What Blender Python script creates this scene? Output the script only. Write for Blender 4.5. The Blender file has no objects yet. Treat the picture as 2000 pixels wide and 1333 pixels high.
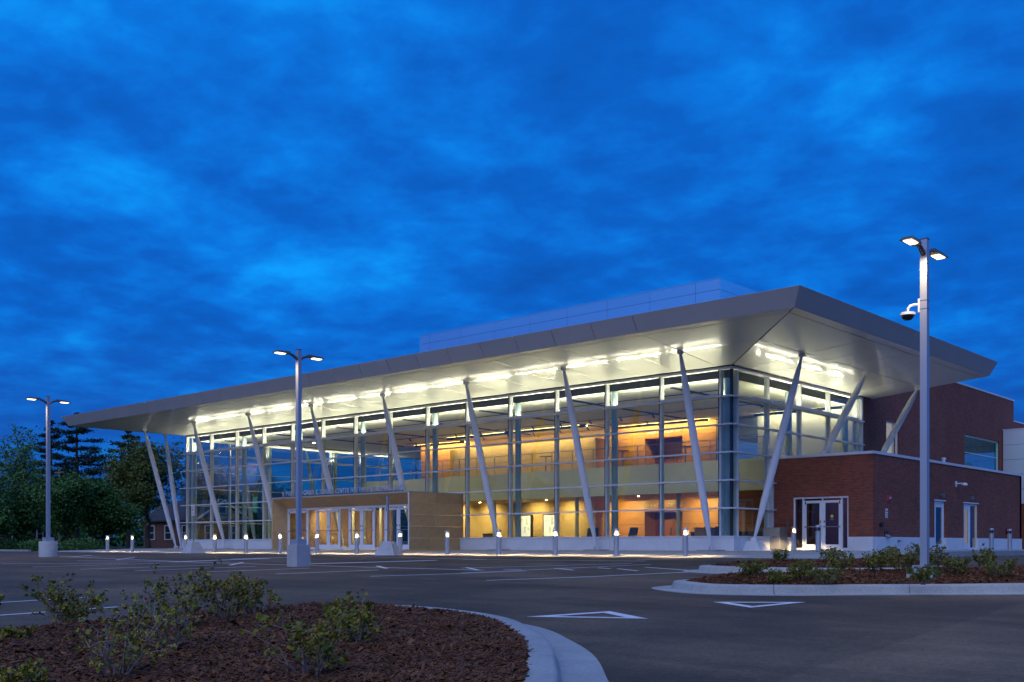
import bpy, bmesh, math, random
import numpy as np
from mathutils import Vector, Matrix

random.seed(7)
RNG = np.random.default_rng(11)
SC = bpy.context.scene
COL = SC.collection
R_ = math.radians

# ------------------------------------------------------------------ camera
cam_d = bpy.data.cameras.new('camera')
cam = bpy.data.objects.new('camera', cam_d); COL.objects.link(cam)
cam.location = (23.40, -39.91, 0.22)
cam.rotation_euler = (R_(90), 0, R_(42.10))
cam_d.sensor_width = 36.0
cam_d.lens = 36.0 * 2069 / 2000
cam_d.shift_y = 0.19975
cam_d.clip_start = 0.1
cam_d.clip_end = 2000
SC.camera = cam

# ------------------------------------------------------------------ world: overcast dusk sky
W = bpy.data.worlds.new('World'); SC.world = W; W.use_nodes = True
wt = W.node_tree; wt.nodes.clear()
def wn(t, **k):
    n = wt.nodes.new(t)
    for a, b in k.items(): setattr(n, a, b)
    return n
wl = wt.links.new
w_out = wn('ShaderNodeOutputWorld'); w_bg = wn('ShaderNodeBackground')
w_tc = wn('ShaderNodeTexCoord'); w_sep = wn('ShaderNodeSeparateXYZ')
wl(w_tc.outputs['Generated'], w_sep.inputs[0])
w_add = wn('ShaderNodeMath', operation='ADD'); w_add.inputs[1].default_value = 0.16
w_abs = wn('ShaderNodeMath', operation='ABSOLUTE'); wl(w_sep.outputs['Z'], w_abs.inputs[0]); wl(w_abs.outputs[0], w_add.inputs[0])
w_dx = wn('ShaderNodeMath', operation='DIVIDE'); w_dy = wn('ShaderNodeMath', operation='DIVIDE')
wl(w_sep.outputs['X'], w_dx.inputs[0]); wl(w_add.outputs[0], w_dx.inputs[1])
wl(w_sep.outputs['Y'], w_dy.inputs[0]); wl(w_add.outputs[0], w_dy.inputs[1])
w_cmb = wn('ShaderNodeCombineXYZ'); wl(w_dx.outputs[0], w_cmb.inputs[0]); wl(w_dy.outputs[0], w_cmb.inputs[1])
w_n1 = wn('ShaderNodeTexNoise'); w_n1.inputs['Scale'].default_value = 2.3; w_n1.inputs['Detail'].default_value = 9; w_n1.inputs['Roughness'].default_value = 0.55; w_n1.inputs['Distortion'].default_value = 0.15
w_n2 = wn('ShaderNodeTexNoise'); w_n2.inputs['Scale'].default_value = 0.55; w_n2.inputs['Detail'].default_value = 4
wl(w_cmb.outputs[0], w_n1.inputs['Vector']); wl(w_cmb.outputs[0], w_n2.inputs['Vector'])
w_n3 = wn('ShaderNodeTexNoise'); w_n3.inputs['Scale'].default_value = 7.5; w_n3.inputs['Detail'].default_value = 6; w_n3.inputs['Roughness'].default_value = 0.55; w_n3.inputs['Distortion'].default_value = 0.15
wl(w_cmb.outputs[0], w_n3.inputs['Vector'])
w_m3 = wn('ShaderNodeMix'); w_m3.inputs[0].default_value = 0.30
wl(w_n1.outputs['Fac'], w_m3.inputs[2]); wl(w_n3.outputs['Fac'], w_m3.inputs[3])
w_mix = wn('ShaderNodeMix'); w_mix.inputs[0].default_value = 0.22
wl(w_m3.outputs[0], w_mix.inputs[2]); wl(w_n2.outputs['Fac'], w_mix.inputs[3])
w_r = wn('ShaderNodeValToRGB'); wl(w_mix.outputs[0], w_r.inputs[0])
cr = w_r.color_ramp
cr.elements[0].position = 0.38; cr.elements[0].color = (0.004, 0.088, 0.44, 1)
cr.elements[1].position = 0.66; cr.elements[1].color = (0.005, 0.34, 1.02, 1)
e = cr.elements.new(0.475); e.color = (0.004, 0.122, 0.58, 1)
e = cr.elements.new(0.545); e.color = (0.004, 0.18, 0.74, 1)
# near the horizon the cloud deck thickens to a dull violet blue
w_mr = wn('ShaderNodeMapRange'); w_mr.inputs[1].default_value = 0.0; w_mr.inputs[2].default_value = 0.20; w_mr.inputs[3].default_value = 0.85; w_mr.inputs[4].default_value = 0.0
wl(w_abs.outputs[0], w_mr.inputs[0])
w_h = wn('ShaderNodeMix', data_type='RGBA'); wl(w_mr.outputs[0], w_h.inputs[0]); wl(w_r.outputs[0], w_h.inputs[6])
w_h.inputs[7].default_value = (0.012, 0.075, 0.36, 1)
wl(w_h.outputs[2], w_bg.inputs['Color']); w_bg.inputs['Strength'].default_value = 1.0
wl(w_bg.outputs[0], w_out.inputs['Surface'])

# soft afterglow light through the overcast, from behind the camera's left
sun_d = bpy.data.lights.new('sun', 'SUN'); sun = bpy.data.objects.new('sun', sun_d); COL.objects.link(sun)
sun_d.energy = 1.35; sun_d.angle = R_(84); sun_d.color = (0.80, 0.83, 1.0)
sun.rotation_euler = Vector((-0.20, 0.64, -0.74)).to_track_quat('-Z', 'Y').to_euler()

SC.view_settings.view_transform = 'Standard'
SC.view_settings.look = 'None'
SC.view_settings.exposure = 0.0
SC.view_settings.gamma = 1.0
SC.view_settings.use_curve_mapping = False
SC.render.engine = 'CYCLES'
cy = SC.cycles
cy.use_denoising = True
cy.max_bounces = 7; cy.diffuse_bounces = 3; cy.glossy_bounces = 4; cy.transmission_bounces = 4; cy.transparent_max_bounces = 28
cy.sample_clamp_indirect = 6.0
cy.caustics_reflective = False; cy.caustics_refractive = False

# ------------------------------------------------------------------ material helpers
MATS = {}
def newmat(name):
    m = bpy.data.materials.new(name); m.use_nodes = True
    MATS[name] = m
    return m, m.node_tree, m.node_tree.nodes['Principled BSDF']
def nd(t, typ, **k):
    n = t.nodes.new(typ)
    for a, b in k.items(): setattr(n, a, b)
    return n
def mat(name, col, rough=0.6, metal=0.0, var=0.12, scale=3.0, bump=0.0, bscale=40.0, coat=0.0, rnd=0.0, detail=5, spec=0.5, stretch=None, coords='Object'):
    m, t, p = newmat(name)
    p.inputs['Roughness'].default_value = rough; p.inputs['Metallic'].default_value = metal
    p.inputs['Coat Weight'].default_value = coat; p.inputs['Specular IOR Level'].default_value = spec
    tc = nd(t, 'ShaderNodeTexCoord'); vec = tc.outputs[coords]
    if stretch:
        mp = nd(t, 'ShaderNodeMapping'); mp.inputs['Scale'].default_value = stretch; t.links.new(vec, mp.inputs[0]); vec = mp.outputs[0]
    n = nd(t, 'ShaderNodeTexNoise'); n.inputs['Scale'].default_value = scale; n.inputs['Detail'].default_value = detail; n.inputs['Roughness'].default_value = 0.6
    t.links.new(vec, n.inputs['Vector'])
    mr = nd(t, 'ShaderNodeMapRange'); mr.inputs[1].default_value = 0.25; mr.inputs[2].default_value = 0.75
    mr.inputs[3].default_value = 1 - var; mr.inputs[4].default_value = 1 + var
    t.links.new(n.outputs['Fac'], mr.inputs[0])
    fac = mr.outputs[0]
    if rnd:
        oi = nd(t, 'ShaderNodeObjectInfo'); m2 = nd(t, 'ShaderNodeMapRange'); m2.inputs[3].default_value = 1 - rnd; m2.inputs[4].default_value = 1 + rnd
        t.links.new(oi.outputs['Random'], m2.inputs[0]); mu = nd(t, 'ShaderNodeMath', operation='MULTIPLY')
        t.links.new(fac, mu.inputs[0]); t.links.new(m2.outputs[0], mu.inputs[1]); fac = mu.outputs[0]
    vm = nd(t, 'ShaderNodeVectorMath', operation='SCALE'); vm.inputs[0].default_value = col
    t.links.new(fac, vm.inputs['Scale']); t.links.new(vm.outputs[0], p.inputs['Base Color'])
    if bump:
        b = nd(t, 'ShaderNodeBump'); b.inputs['Strength'].default_value = bump; b.inputs['Distance'].default_value = 0.01
        n2 = nd(t, 'ShaderNodeTexNoise'); n2.inputs['Scale'].default_value = bscale; n2.inputs['Detail'].default_value = 4
        t.links.new(tc.outputs[coords], n2.inputs['Vector']); t.links.new(n2.outputs['Fac'], b.inputs['Height']); t.links.new(b.outputs[0], p.inputs['Normal'])
    return m
def emat(name, col, strength):
    m, t, p = newmat(name)
    p.inputs['Base Color'].default_value = (0.6, 0.6, 0.6, 1)
    p.inputs['Emission Color'].default_value = (*col, 1); p.inputs['Emission Strength'].default_value = strength
    return m
def brick_mat(name, axis):
    m, t, p = newmat(name)
    tc = nd(t, 'ShaderNodeTexCoord'); s = nd(t, 'ShaderNodeSeparateXYZ'); t.links.new(tc.outputs['Object'], s.inputs[0])
    c = nd(t, 'ShaderNodeCombineXYZ'); t.links.new(s.outputs[axis], c.inputs[0]); t.links.new(s.outputs['Z'], c.inputs[1])
    b = nd(t, 'ShaderNodeTexBrick'); t.links.new(c.outputs[0], b.inputs['Vector'])
    b.inputs['Scale'].default_value = 1.0; b.inputs['Brick Width'].default_value = 0.205; b.inputs['Row Height'].default_value = 0.0675; b.inputs['Mortar Size'].default_value = 0.006
    b.inputs['Color1'].default_value = (0.31, 0.070, 0.034, 1); b.inputs['Color2'].default_value = (0.16, 0.040, 0.024, 1); b.inputs['Mortar'].default_value = (0.17, 0.12, 0.10, 1); b.inputs['Bias'].default_value = -0.1
    n = nd(t, 'ShaderNodeTexNoise'); n.inputs['Scale'].default_value = 0.8; n.inputs['Detail'].default_value = 5; t.links.new(tc.outputs['Object'], n.inputs['Vector'])
    mr = nd(t, 'ShaderNodeMapRange'); mr.inputs[3].default_value = 0.75; mr.inputs[4].default_value = 1.25; t.links.new(n.outputs['Fac'], mr.inputs[0])
    vm = nd(t, 'ShaderNodeVectorMath', operation='SCALE'); t.links.new(b.outputs['Color'], vm.inputs[0]); t.links.new(mr.outputs[0], vm.inputs['Scale'])
    t.links.new(vm.outputs[0], p.inputs['Base Color']); p.inputs['Roughness'].default_value = 0.85
    bp = nd(t, 'ShaderNodeBump'); bp.invert = True; bp.inputs['Strength'].default_value = 0.6; bp.inputs['Distance'].default_value = 0.01
    t.links.new(b.outputs['Fac'], bp.inputs['Height']); t.links.new(bp.outputs[0], p.inputs['Normal'])
    return m
def glass_mat(name, tint, base=0.05, rough=0.0, scale=0.94):
    m = bpy.data.materials.new(name); m.use_nodes = True; MATS[name] = m
    t = m.node_tree; t.nodes.clear()
    o = nd(t, 'ShaderNodeOutputMaterial'); mx = nd(t, 'ShaderNodeMixShader'); tr = nd(t, 'ShaderNodeBsdfTransparent'); gl = nd(t, 'ShaderNodeBsdfGlossy')
    tr.inputs[0].default_value = (*tint, 1); gl.inputs['Roughness'].default_value = rough; gl.inputs['Color'].default_value = (0.9, 0.95, 1, 1)
    g = nd(t, 'ShaderNodeNewGeometry'); d = nd(t, 'ShaderNodeVectorMath', operation='DOT_PRODUCT')
    t.links.new(g.outputs['Normal'], d.inputs[0]); t.links.new(g.outputs['Incoming'], d.inputs[1])
    a = nd(t, 'ShaderNodeMath', operation='ABSOLUTE'); t.links.new(d.outputs['Value'], a.inputs[0])
    s = nd(t, 'ShaderNodeMath', operation='SUBTRACT'); s.inputs[0].default_value = 1.0; t.links.new(a.outputs[0], s.inputs[1])
    pw = nd(t, 'ShaderNodeMath', operation='POWER'); t.links.new(s.outputs[0], pw.inputs[0]); pw.inputs[1].default_value = 5.0
    ml = nd(t, 'ShaderNodeMath', operation='MULTIPLY_ADD'); t.links.new(pw.outputs[0], ml.inputs[0]); ml.inputs[1].default_value = scale; ml.inputs[2].default_value = base
    t.links.new(ml.outputs[0], mx.inputs[0]); t.links.new(tr.outputs[0], mx.inputs[1]); t.links.new(gl.outputs[0], mx.inputs[2]); t.links.new(mx.outputs[0], o.inputs[0])
    return m

mat('aluminium', (0.74, 0.76, 0.80), 0.40, 0.12, 0.05)
mat('fin_paint', (0.78, 0.80, 0.86), 0.45, 0.0, 0.03)
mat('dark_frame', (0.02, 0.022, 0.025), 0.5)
mat('white_paint', (0.80, 0.81, 0.84), 0.38, 0.0, 0.04)
mat('column_paint', (0.80, 0.80, 0.83), 0.33, 0.0, 0.04, 1.5)
mat('round_column_paint', (0.42, 0.52, 0.55), 0.4, 0.0, 0.04)
mat('soffit_metal', (0.66, 0.655, 0.62), 0.34, 0.25, 0.03, 0.4, rnd=0.015, coat=0.5)
MATS['soffit_metal'].node_tree.nodes['Principled BSDF'].inputs['Coat Roughness'].default_value = 0.075
MATS['soffit_metal'].node_tree.nodes['Principled BSDF'].inputs['Coat IOR'].default_value = 1.8
mat('fascia_metal', (0.56, 0.56, 0.58), 0.42, 0.25, 0.04, 0.6, rnd=0.02)
mat('joint_dark', (0.02, 0.02, 0.022), 0.9)
mat('panel_blue_white', (0.74, 0.84, 0.92), 0.18, 0.84, 0.03, 0.5, rnd=0.02)
mat('annex_panel', (0.60, 0.64, 0.70), 0.5, 0.1, 0.04, 0.8, rnd=0.02)
mat('precast', (0.70, 0.70, 0.72), 0.75, 0, 0.07, 2.0, 0.15, 60, rnd=0.025)
mat('limestone', (0.55, 0.365, 0.18), 0.78, 0, 0.12, 5.0, 0.2, 30, rnd=0.09)
mat('limestone_cap', (0.38, 0.36, 0.33), 0.7, 0, 0.06)
mat('wood_panel', (0.42, 0.225, 0.07), 0.42, 0, 0.14, 2.2, 0.0, rnd=0.08, stretch=(0.5, 1, 9))
mat('wood_door', (0.28, 0.105, 0.035), 0.42, 0, 0.12, 2.2, rnd=0.05, stretch=(7, 1, 0.5))
mat('wood_ceiling', (0.30, 0.15, 0.06), 0.5, 0, 0.12, 2.0, rnd=0.1, stretch=(0.5, 9, 1))
mat('drywall', (0.72, 0.71, 0.64), 0.85, 0, 0.02)
mat('balcony_white', (0.43, 0.44, 0.38), 0.8, 0, 0.03)
mat('floor_terrazzo', (0.46, 0.43, 0.36), 0.25, 0, 0.12, 8.0)
mat('black_slot', (0.012, 0.014, 0.03), 0.6)
mat('steel_rail', (0.28, 0.29, 0.31), 0.35, 0.7)
mat('bollard_metal', (0.50, 0.50, 0.53), 0.36, 0.6, 0.05, 3.0, stretch=(1, 1, 0.2))
mat('pole_metal', (0.44, 0.46, 0.52), 0.40, 0.45, 0.05, 1.5)
mat('lamp_housing', (0.13, 0.13, 0.14), 0.45, 0.4)
mat('base_concrete', (0.42, 0.42, 0.43), 0.88, 0, 0.16, 3.0, 0.4, 40)
mat('plastic_black', (0.02, 0.02, 0.022), 0.4)
mat('sign_white', (0.75, 0.76, 0.80), 0.5)
mat('sign_red', (0.42, 0.02, 0.03), 0.5)
mat('sign_yellow', (0.55, 0.45, 0.02), 0.5)
mat('sign_blue', (0.03, 0.16, 0.42), 0.5)
mat('sign_dark', (0.03, 0.05, 0.12), 0.4, 0.3)
mat('letter_metal', (0.50, 0.53, 0.62), 0.4, 0.3)
mat('marking_paint', (0.66, 0.66, 0.68), 0.75, 0, 0.2, 9.0, detail=8)
mat('bark', (0.075, 0.055, 0.045), 0.9, 0, 0.25, 6.0)
mat('twig_bark', (0.24, 0.17, 0.15), 0.8, 0, 0.25, 12.0)
mat('dropbox_metal', (0.45, 0.42, 0.36), 0.45, 0.3)
mat('chair_black', (0.012, 0.013, 0.02), 0.5)
mat('table_top', (0.16, 0.15, 0.13), 0.35)
mat('house_brick', (0.17, 0.085, 0.07), 0.9, 0, 0.25, 6.0)
mat('house_roof', (0.05, 0.05, 0.06), 0.9, 0, 0.2)
mat('house_siding', (0.35, 0.34, 0.33), 0.8, 0, 0.1)
brick_mat('brick_front', 'X'); brick_mat('brick_side', 'Y')
glass_mat('glass_clear', (0.86, 0.91, 0.88), 0.055)
glass_mat('glass_door', (0.76, 0.77, 0.70), 0.055)
glass_mat('glass_teal', (0.34, 0.80, 0.80), 0.05, scale=0.45)
glass_mat('glass_rail', (0.9, 0.95, 0.93), 0.04)
WARM = (1.0, 0.80, 0.46)
emat('led_strip', (1.0, 0.93, 0.72), 54.0)
emat('led_inner', (1.0, 0.90, 0.62), 330.0)
emat('bollard_lens', (1.0, 0.74, 0.36), 7.0)
emat('lamp_lens', (1.0, 0.74, 0.36), 4.2)
emat('downlight', (1.0, 0.74, 0.38), 160.0)
emat('cove_strip', (1.0, 0.62, 0.19), 112.0)
emat('cove_stone', (1.0, 0.78, 0.30), 100.0)
emat('cove_soft', (1.0, 0.86, 0.55), 30.0)
emat('lightbox', (1.0, 0.95, 0.78), 0.75)
emat('window_glow', (1.0, 0.76, 0.40), 0.42)
emat('teal_room_glow', (0.14, 0.66, 0.60), 1.8)

# asphalt
def asphalt_mat(name, col):
    m, t, p = newmat(name)
    tc = nd(t, 'ShaderNodeTexCoord'); L = t.links.new
    def noise(sc, det=6, stretch=None):
        v = tc.outputs['Object']
        if stretch:
            mp = nd(t, 'ShaderNodeMapping'); mp.inputs['Scale'].default_value = stretch; mp.inputs['Rotation'].default_value = (0, 0, R_(-20)); L(v, mp.inputs[0]); v = mp.outputs[0]
        n = nd(t, 'ShaderNodeTexNoise'); n.inputs['Scale'].default_value = sc; n.inputs['Detail'].default_value = det; n.inputs['Roughness'].default_value = 0.62; L(v, n.inputs['Vector']); return n.outputs['Fac']
    def mr(x, a, b, c, d):
        k = nd(t, 'ShaderNodeMapRange'); L(x, k.inputs[0])
        for i, q in enumerate((a, b, c, d)): k.inputs[1 + i].default_value = q
        return k.outputs[0]
    def mul(a, b):
        k = nd(t, 'ShaderNodeMath', operation='MULTIPLY'); L(a, k.inputs[0]); L(b, k.inputs[1]); return k.outputs[0]
    big = mr(noise(0.13, 6), 0.36, 0.62, 0.50, 1.28)
    streak = mr(noise(0.7, 5, (0.25, 2.2, 1)), 0.3, 0.7, 0.80, 1.2)
    mid = mr(noise(2.2, 7), 0.3, 0.7, 0.88, 1.12)
    fine = mr(noise(80, 3), 0.3, 0.7, 0.40, 1.7)
    patch = mr(noise(0.42, 7), 0.34, 0.60, 0.70, 1.14); big = mul(big, patch)
    grit = mr(noise(16, 5), 0.3, 0.7, 0.74, 1.28)
    f = mul(mul(mul(big, streak), mul(mid, fine)), grit)
    vm = nd(t, 'ShaderNodeVectorMath', operation='SCALE'); vm.inputs[0].default_value = col; L(f, vm.inputs['Scale']); L(vm.outputs[0], p.inputs['Base Color'])
    p.inputs['Roughness'].default_value = 0.82; p.inputs['Specular IOR Level'].default_value = 0.3
    b = nd(t, 'ShaderNodeBump'); b.inputs['Strength'].default_value = 0.5; b.inputs['Distance'].default_value = 0.006; L(noise(70, 4), b.inputs['Height']); L(b.outputs[0], p.inputs['Normal'])
asphalt_mat('asphalt', (0.098, 0.068, 0.040)); asphalt_mat('asphalt_lane', (0.126, 0.086, 0.050))
def conc_mat(name, col, bands=True):
    m, t, p = newmat(name); L = t.links.new
    tc = nd(t, 'ShaderNodeTexCoord')
    def N(sc, det):
        n = nd(t, 'ShaderNodeTexNoise'); n.inputs['Scale'].default_value = sc; n.inputs['Detail'].default_value = det; n.inputs['Roughness'].default_value = 0.65; L(tc.outputs['Object'], n.inputs['Vector']); return n.outputs['Fac']
    def mr(x, a, b, c, d):
        k = nd(t, 'ShaderNodeMapRange'); L(x, k.inputs[0])
        for i, q in enumerate((a, b, c, d)): k.inputs[1 + i].default_value = q
        return k.outputs[0]
    a = mr(N(0.9, 5), 0.3, 0.7, 0.82, 1.15); b = mr(N(22, 5), 0.3, 0.7, 0.85, 1.14)
    pits = mr(N(60, 2), 0.27, 0.33, 0.45, 1.0)
    k = nd(t, 'ShaderNodeMath', operation='MULTIPLY'); L(a, k.inputs[0]); L(b, k.inputs[1])
    k2 = nd(t, 'ShaderNodeMath', operation='MULTIPLY'); L(k.outputs[0], k2.inputs[0]); L(pits, k2.inputs[1])
    vm = nd(t, 'ShaderNodeVectorMath', operation='SCALE'); vm.inputs[0].default_value = col; L(k2.outputs[0], vm.inputs['Scale']); L(vm.outputs[0], p.inputs['Base Color'])
    p.inputs['Roughness'].default_value = 0.88
    bp = nd(t, 'ShaderNodeBump'); bp.inputs['Strength'].default_value = 0.35; bp.inputs['Distance'].default_value = 0.006; L(N(45, 4), bp.inputs['Height']); L(bp.outputs[0], p.inputs['Normal'])
conc_mat('kerb_concrete', (0.34, 0.345, 0.33)); conc_mat('sidewalk_concrete', (0.36, 0.35, 0.33))
def leaf_mat(name, c1, c2, trans=0.25):
    m, t, p = newmat(name); L = t.links.new
    g = nd(t, 'ShaderNodeNewGeometry'); r = nd(t, 'ShaderNodeValToRGB'); L(g.outputs['Random Per Island'], r.inputs[0])
    r.color_ramp.elements[0].color = (*c1, 1); r.color_ramp.elements[1].color = (*c2, 1)
    L(r.outputs[0], p.inputs['Base Color']); p.inputs['Roughness'].default_value = 0.6; p.inputs['Specular IOR Level'].default_value = 0.25
    return m
leaf_mat('leaf_shrub', (0.10, 0.135, 0.012), (0.27, 0.21, 0.02))
leaf_mat('leaf_shrub_far', (0.075, 0.115, 0.014), (0.20, 0.18, 0.028))
leaf_mat('leaf_red', (0.24, 0.06, 0.015), (0.20, 0.13, 0.015))
leaf_mat('blossom', (0.50, 0.42, 0.06), (0.36, 0.34, 0.05))
leaf_mat('leaf_light', (0.07, 0.17, 0.045), (0.12, 0.23, 0.06))
leaf_mat('leaf_mid', (0.045, 0.125, 0.026), (0.08, 0.165, 0.038))
leaf_mat('leaf_olive', (0.095, 0.125, 0.025), (0.145, 0.155, 0.035))
leaf_mat('needle', (0.016, 0.034, 0.020), (0.03, 0.05, 0.03))
leaf_mat('mulch_chip', (0.062, 0.022, 0.008), (0.20, 0.08, 0.028))
mat('mulch_ground', (0.05, 0.018, 0.006), 0.95, 0, 0.5, 30.0, 0.9, 60)
mat('grass_ground', (0.030, 0.055, 0.020), 0.95, 0, 0.35, 2.0, 0.8, 30)
leaf_mat('grass_blade', (0.028, 0.055, 0.018), (0.055, 0.085, 0.026))

# ------------------------------------------------------------------ mesh helpers
class MB:
    def __init__(s): s.v = []; s.f = []
    def quad(s, a, b, c, d):
        i = len(s.v); s.v += [tuple(a), tuple(b), tuple(c), tuple(d)]; s.f.append((i, i+1, i+2, i+3)); return s
    def box(s, x0, x1, y0, y1, z0, z1):
        if x0 > x1: x0, x1 = x1, x0
        if y0 > y1: y0, y1 = y1, y0
        if z0 > z1: z0, z1 = z1, z0
        i = len(s.v)
        s.v += [(x0,y0,z0),(x1,y0,z0),(x1,y1,z0),(x0,y1,z0),(x0,y0,z1),(x1,y0,z1),(x1,y1,z1),(x0,y1,z1)]
        s.f += [(i,i+3,i+2,i+1),(i+4,i+5,i+6,i+7),(i,i+1,i+5,i+4),(i+1,i+2,i+6,i+5),(i+2,i+3,i+7,i+6),(i+3,i,i+4,i+7)]
        return s
    def hexa(s, bot, top):
        i = len(s.v); s.v += [tuple(p) for p in bot] + [tuple(p) for p in top]
        s.f += [(i+3,i+2,i+1,i),(i+4,i+5,i+6,i+7),(i,i+1,i+5,i+4),(i+1,i+2,i+6,i+5),(i+2,i+3,i+7,i+6),(i+3,i,i+4,i+7)]
        return s
    def tube(s, p0, p1, r0, r1=None, n=12, caps=True):
        r1 = r0 if r1 is None else r1
        p0 = Vector(p0); p1 = Vector(p1); d = (p1 - p0).normalized()
        a = d.orthogonal().normalized(); b = d.cross(a)
        i = len(s.v)
        for p, r in ((p0, r0), (p1, r1)):
            for k in range(n):
                t = 2*math.pi*k/n; q = p + a*(r*math.cos(t)) + b*(r*math.sin(t)); s.v.append(tuple(q))
        for k in range(n):
            j = (k+1) % n; s.f.append((i+k, i+j, i+n+j, i+n+k))
        if caps: s.f.append(tuple(i+n-1-k for k in range(n))); s.f.append(tuple(i+n+k for k in range(n)))
        return s
    def path(s, pts, rad, n=8):
        pts = [Vector(p) for p in pts]; i = len(s.v); m = len(pts)
        for q in range(m):
            d = (pts[min(q+1,m-1)] - pts[max(q-1,0)]).normalized()
            a = d.cross(Vector((0.31,0.17,0.93))); a = a.normalized() if a.length > 1e-4 else d.orthogonal().normalized(); b = d.cross(a)
            r = rad[q] if hasattr(rad, '__len__') else rad
            for k in range(n):
                t = 2*math.pi*k/n; s.v.append(tuple(pts[q] + a*(r*math.cos(t)) + b*(r*math.sin(t))))
        for q in range(m-1):
            for k in range(n):
                j = (k+1) % n; s.f.append((i+q*n+k, i+q*n+j, i+(q+1)*n+j, i+(q+1)*n+k))
        s.f.append(tuple(i+n-1-k for k in range(n))); s.f.append(tuple(i+(m-1)*n+k for k in range(n)))
        return s
    def lathe(s, prof, n=20, c=(0,0)):
        i = len(s.v); m = len(prof)
        for r, z in prof:
            for k in range(n):
                t = 2*math.pi*k/n; s.v.append((c[0]+r*math.cos(t), c[1]+r*math.sin(t), z))
        for q in range(m-1):
            for k in range(n):
                j = (k+1) % n; s.f.append((i+q*n+k, i+q*n+j, i+(q+1)*n+j, i+(q+1)*n+k))
        s.f.append(tuple(i+n-1-k for k in range(n))); s.f.append(tuple(i+(m-1)*n+k for k in range(n)))
        return s
    def mesh(s, name, m, smooth=False):
        me = bpy.data.meshes.new(name); me.from_pydata(s.v, [], s.f); me.update()
        me.materials.append(MATS[m])
        if smooth:
            me.shade_smooth()
            try: me.set_sharp_from_angle(angle=R_(40))
            except Exception: pass
        return me
def link(name, me, parent=None, loc=(0,0,0), rot=(0,0,0)):
    o = bpy.data.objects.new(name, me); COL.objects.link(o); o.location = loc; o.rotation_euler = rot
    if parent is not None: o.parent = parent
    return o
def ob(name, mb, m, parent=None, loc=(0,0,0), rot=(0,0,0), smooth=False):
    return link(name, mb.mesh(name, m, smooth), parent, loc, rot)
def tag(o, label, cat, group=None):
    o['label'] = label; o['category'] = cat
    if group: o['group'] = group
    return o
def thing(name, label, cat, loc=(0,0,0), rot=(0,0,0), group=None):
    return tag(link(name, None, None, loc, rot), label, cat, group)
def struct(o): o['kind'] = 'structure'; return o
def stuff(o): o['kind'] = 'stuff'; return o
BOXC = {}
def bx(name, x0, x1, y0, y1, z0, z1, m, parent=None):
    """box object, origin at its lower centre, mesh shared between boxes of one size and material"""
    if x0 > x1: x0, x1 = x1, x0
    if y0 > y1: y0, y1 = y1, y0
    if z0 > z1: z0, z1 = z1, z0
    k = (round(x1-x0, 4), round(y1-y0, 4), round(z1-z0, 4), m)
    if k not in BOXC: BOXC[k] = MB().box(-k[0]/2, k[0]/2, -k[1]/2, k[1]/2, 0, k[2]).mesh(name, m)
    return link(name, BOXC[k], parent, ((x0+x1)/2, (y0+y1)/2, z0))
def copy_tree(o, parent=None):
    c = o.copy(); COL.objects.link(c); c.parent = parent
    for ch in o.children: copy_tree(ch, c)
    return c
def text_mesh(name, body, size, m, extrude=0.01, align='LEFT', bold=0.0):
    cu = bpy.data.curves.new(name, 'FONT'); cu.body = body; cu.size = size; cu.extrude = extrude; cu.align_x = align; cu.resolution_u = 3; cu.offset = bold
    tmp = bpy.data.objects.new(name + '_tmp', cu); COL.objects.link(tmp)
    dg = bpy.context.evaluated_depsgraph_get(); dg.update()
    me = bpy.data.meshes.new_from_object(tmp.evaluated_get(dg)); me.materials.clear(); me.materials.append(MATS[m])
    bpy.data.objects.remove(tmp); bpy.data.curves.remove(cu)
    return me
def asph(u, v):
    uu = np.clip(u, -45, 40); t = np.clip((-8 - v)/12.0, 0, 1)
    return -0.2 - 0.02*np.clip(-8 - v, 0, 60) - 0.0107*(uu + 3.8)*t
def A(u, v): return float(asph(np.float64(u), np.float64(v)))
def walk_z(v): return -0.025*max(0.0, -0.3 - v) + 0.0 if v < -0.3 else 0.0

# ------------------------------------------------------------------ ground
def grid(name, xs, ys, zf, m):
    X, Y = np.meshgrid(xs, ys); Z = zf(X, Y); v = np.stack([X.ravel(), Y.ravel(), Z.ravel()], 1)
    n = len(xs); f = []
    for j in range(len(ys)-1):
        for i in range(n-1): a = j*n+i; f.append((a, a+1, a+n+1, a+n))
    me = bpy.data.meshes.new(name); me.from_pydata(v.tolist(), [], f); me.update(); me.materials.append(MATS[m]); me.shade_smooth()
    return link(name, me)
struct(grid('ground', np.linspace(-700, 700, 29), np.linspace(-700, 700, 29), lambda x, y: -2.6 + 0*x, 'grass_ground'))
lot = struct(grid('parking_lot', np.concatenate([[-120, -90, -70], np.linspace(-60, 60, 61), [80, 110, 140]]), np.concatenate([[-140, -100, -80], np.linspace(-68, -8.0, 61)]), asph, 'asphalt'))
drive = struct(grid('side_drive', np.linspace(9.0, 140, 12), np.linspace(-8.004, 80, 12), lambda x, y: -0.205 + 0*x, 'asphalt'))
struct(grid('lawn', np.linspace(-300, -47, 40), np.linspace(-8.004, 260, 40), lambda x, y: -0.20 + 0.25*np.clip((y+4)/30, 0, 1), 'grass_ground'))
struct(ob('back_lot', MB().box(-47, 9.0, 26, 260, -0.6, -0.15), 'grass_ground'))
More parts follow.
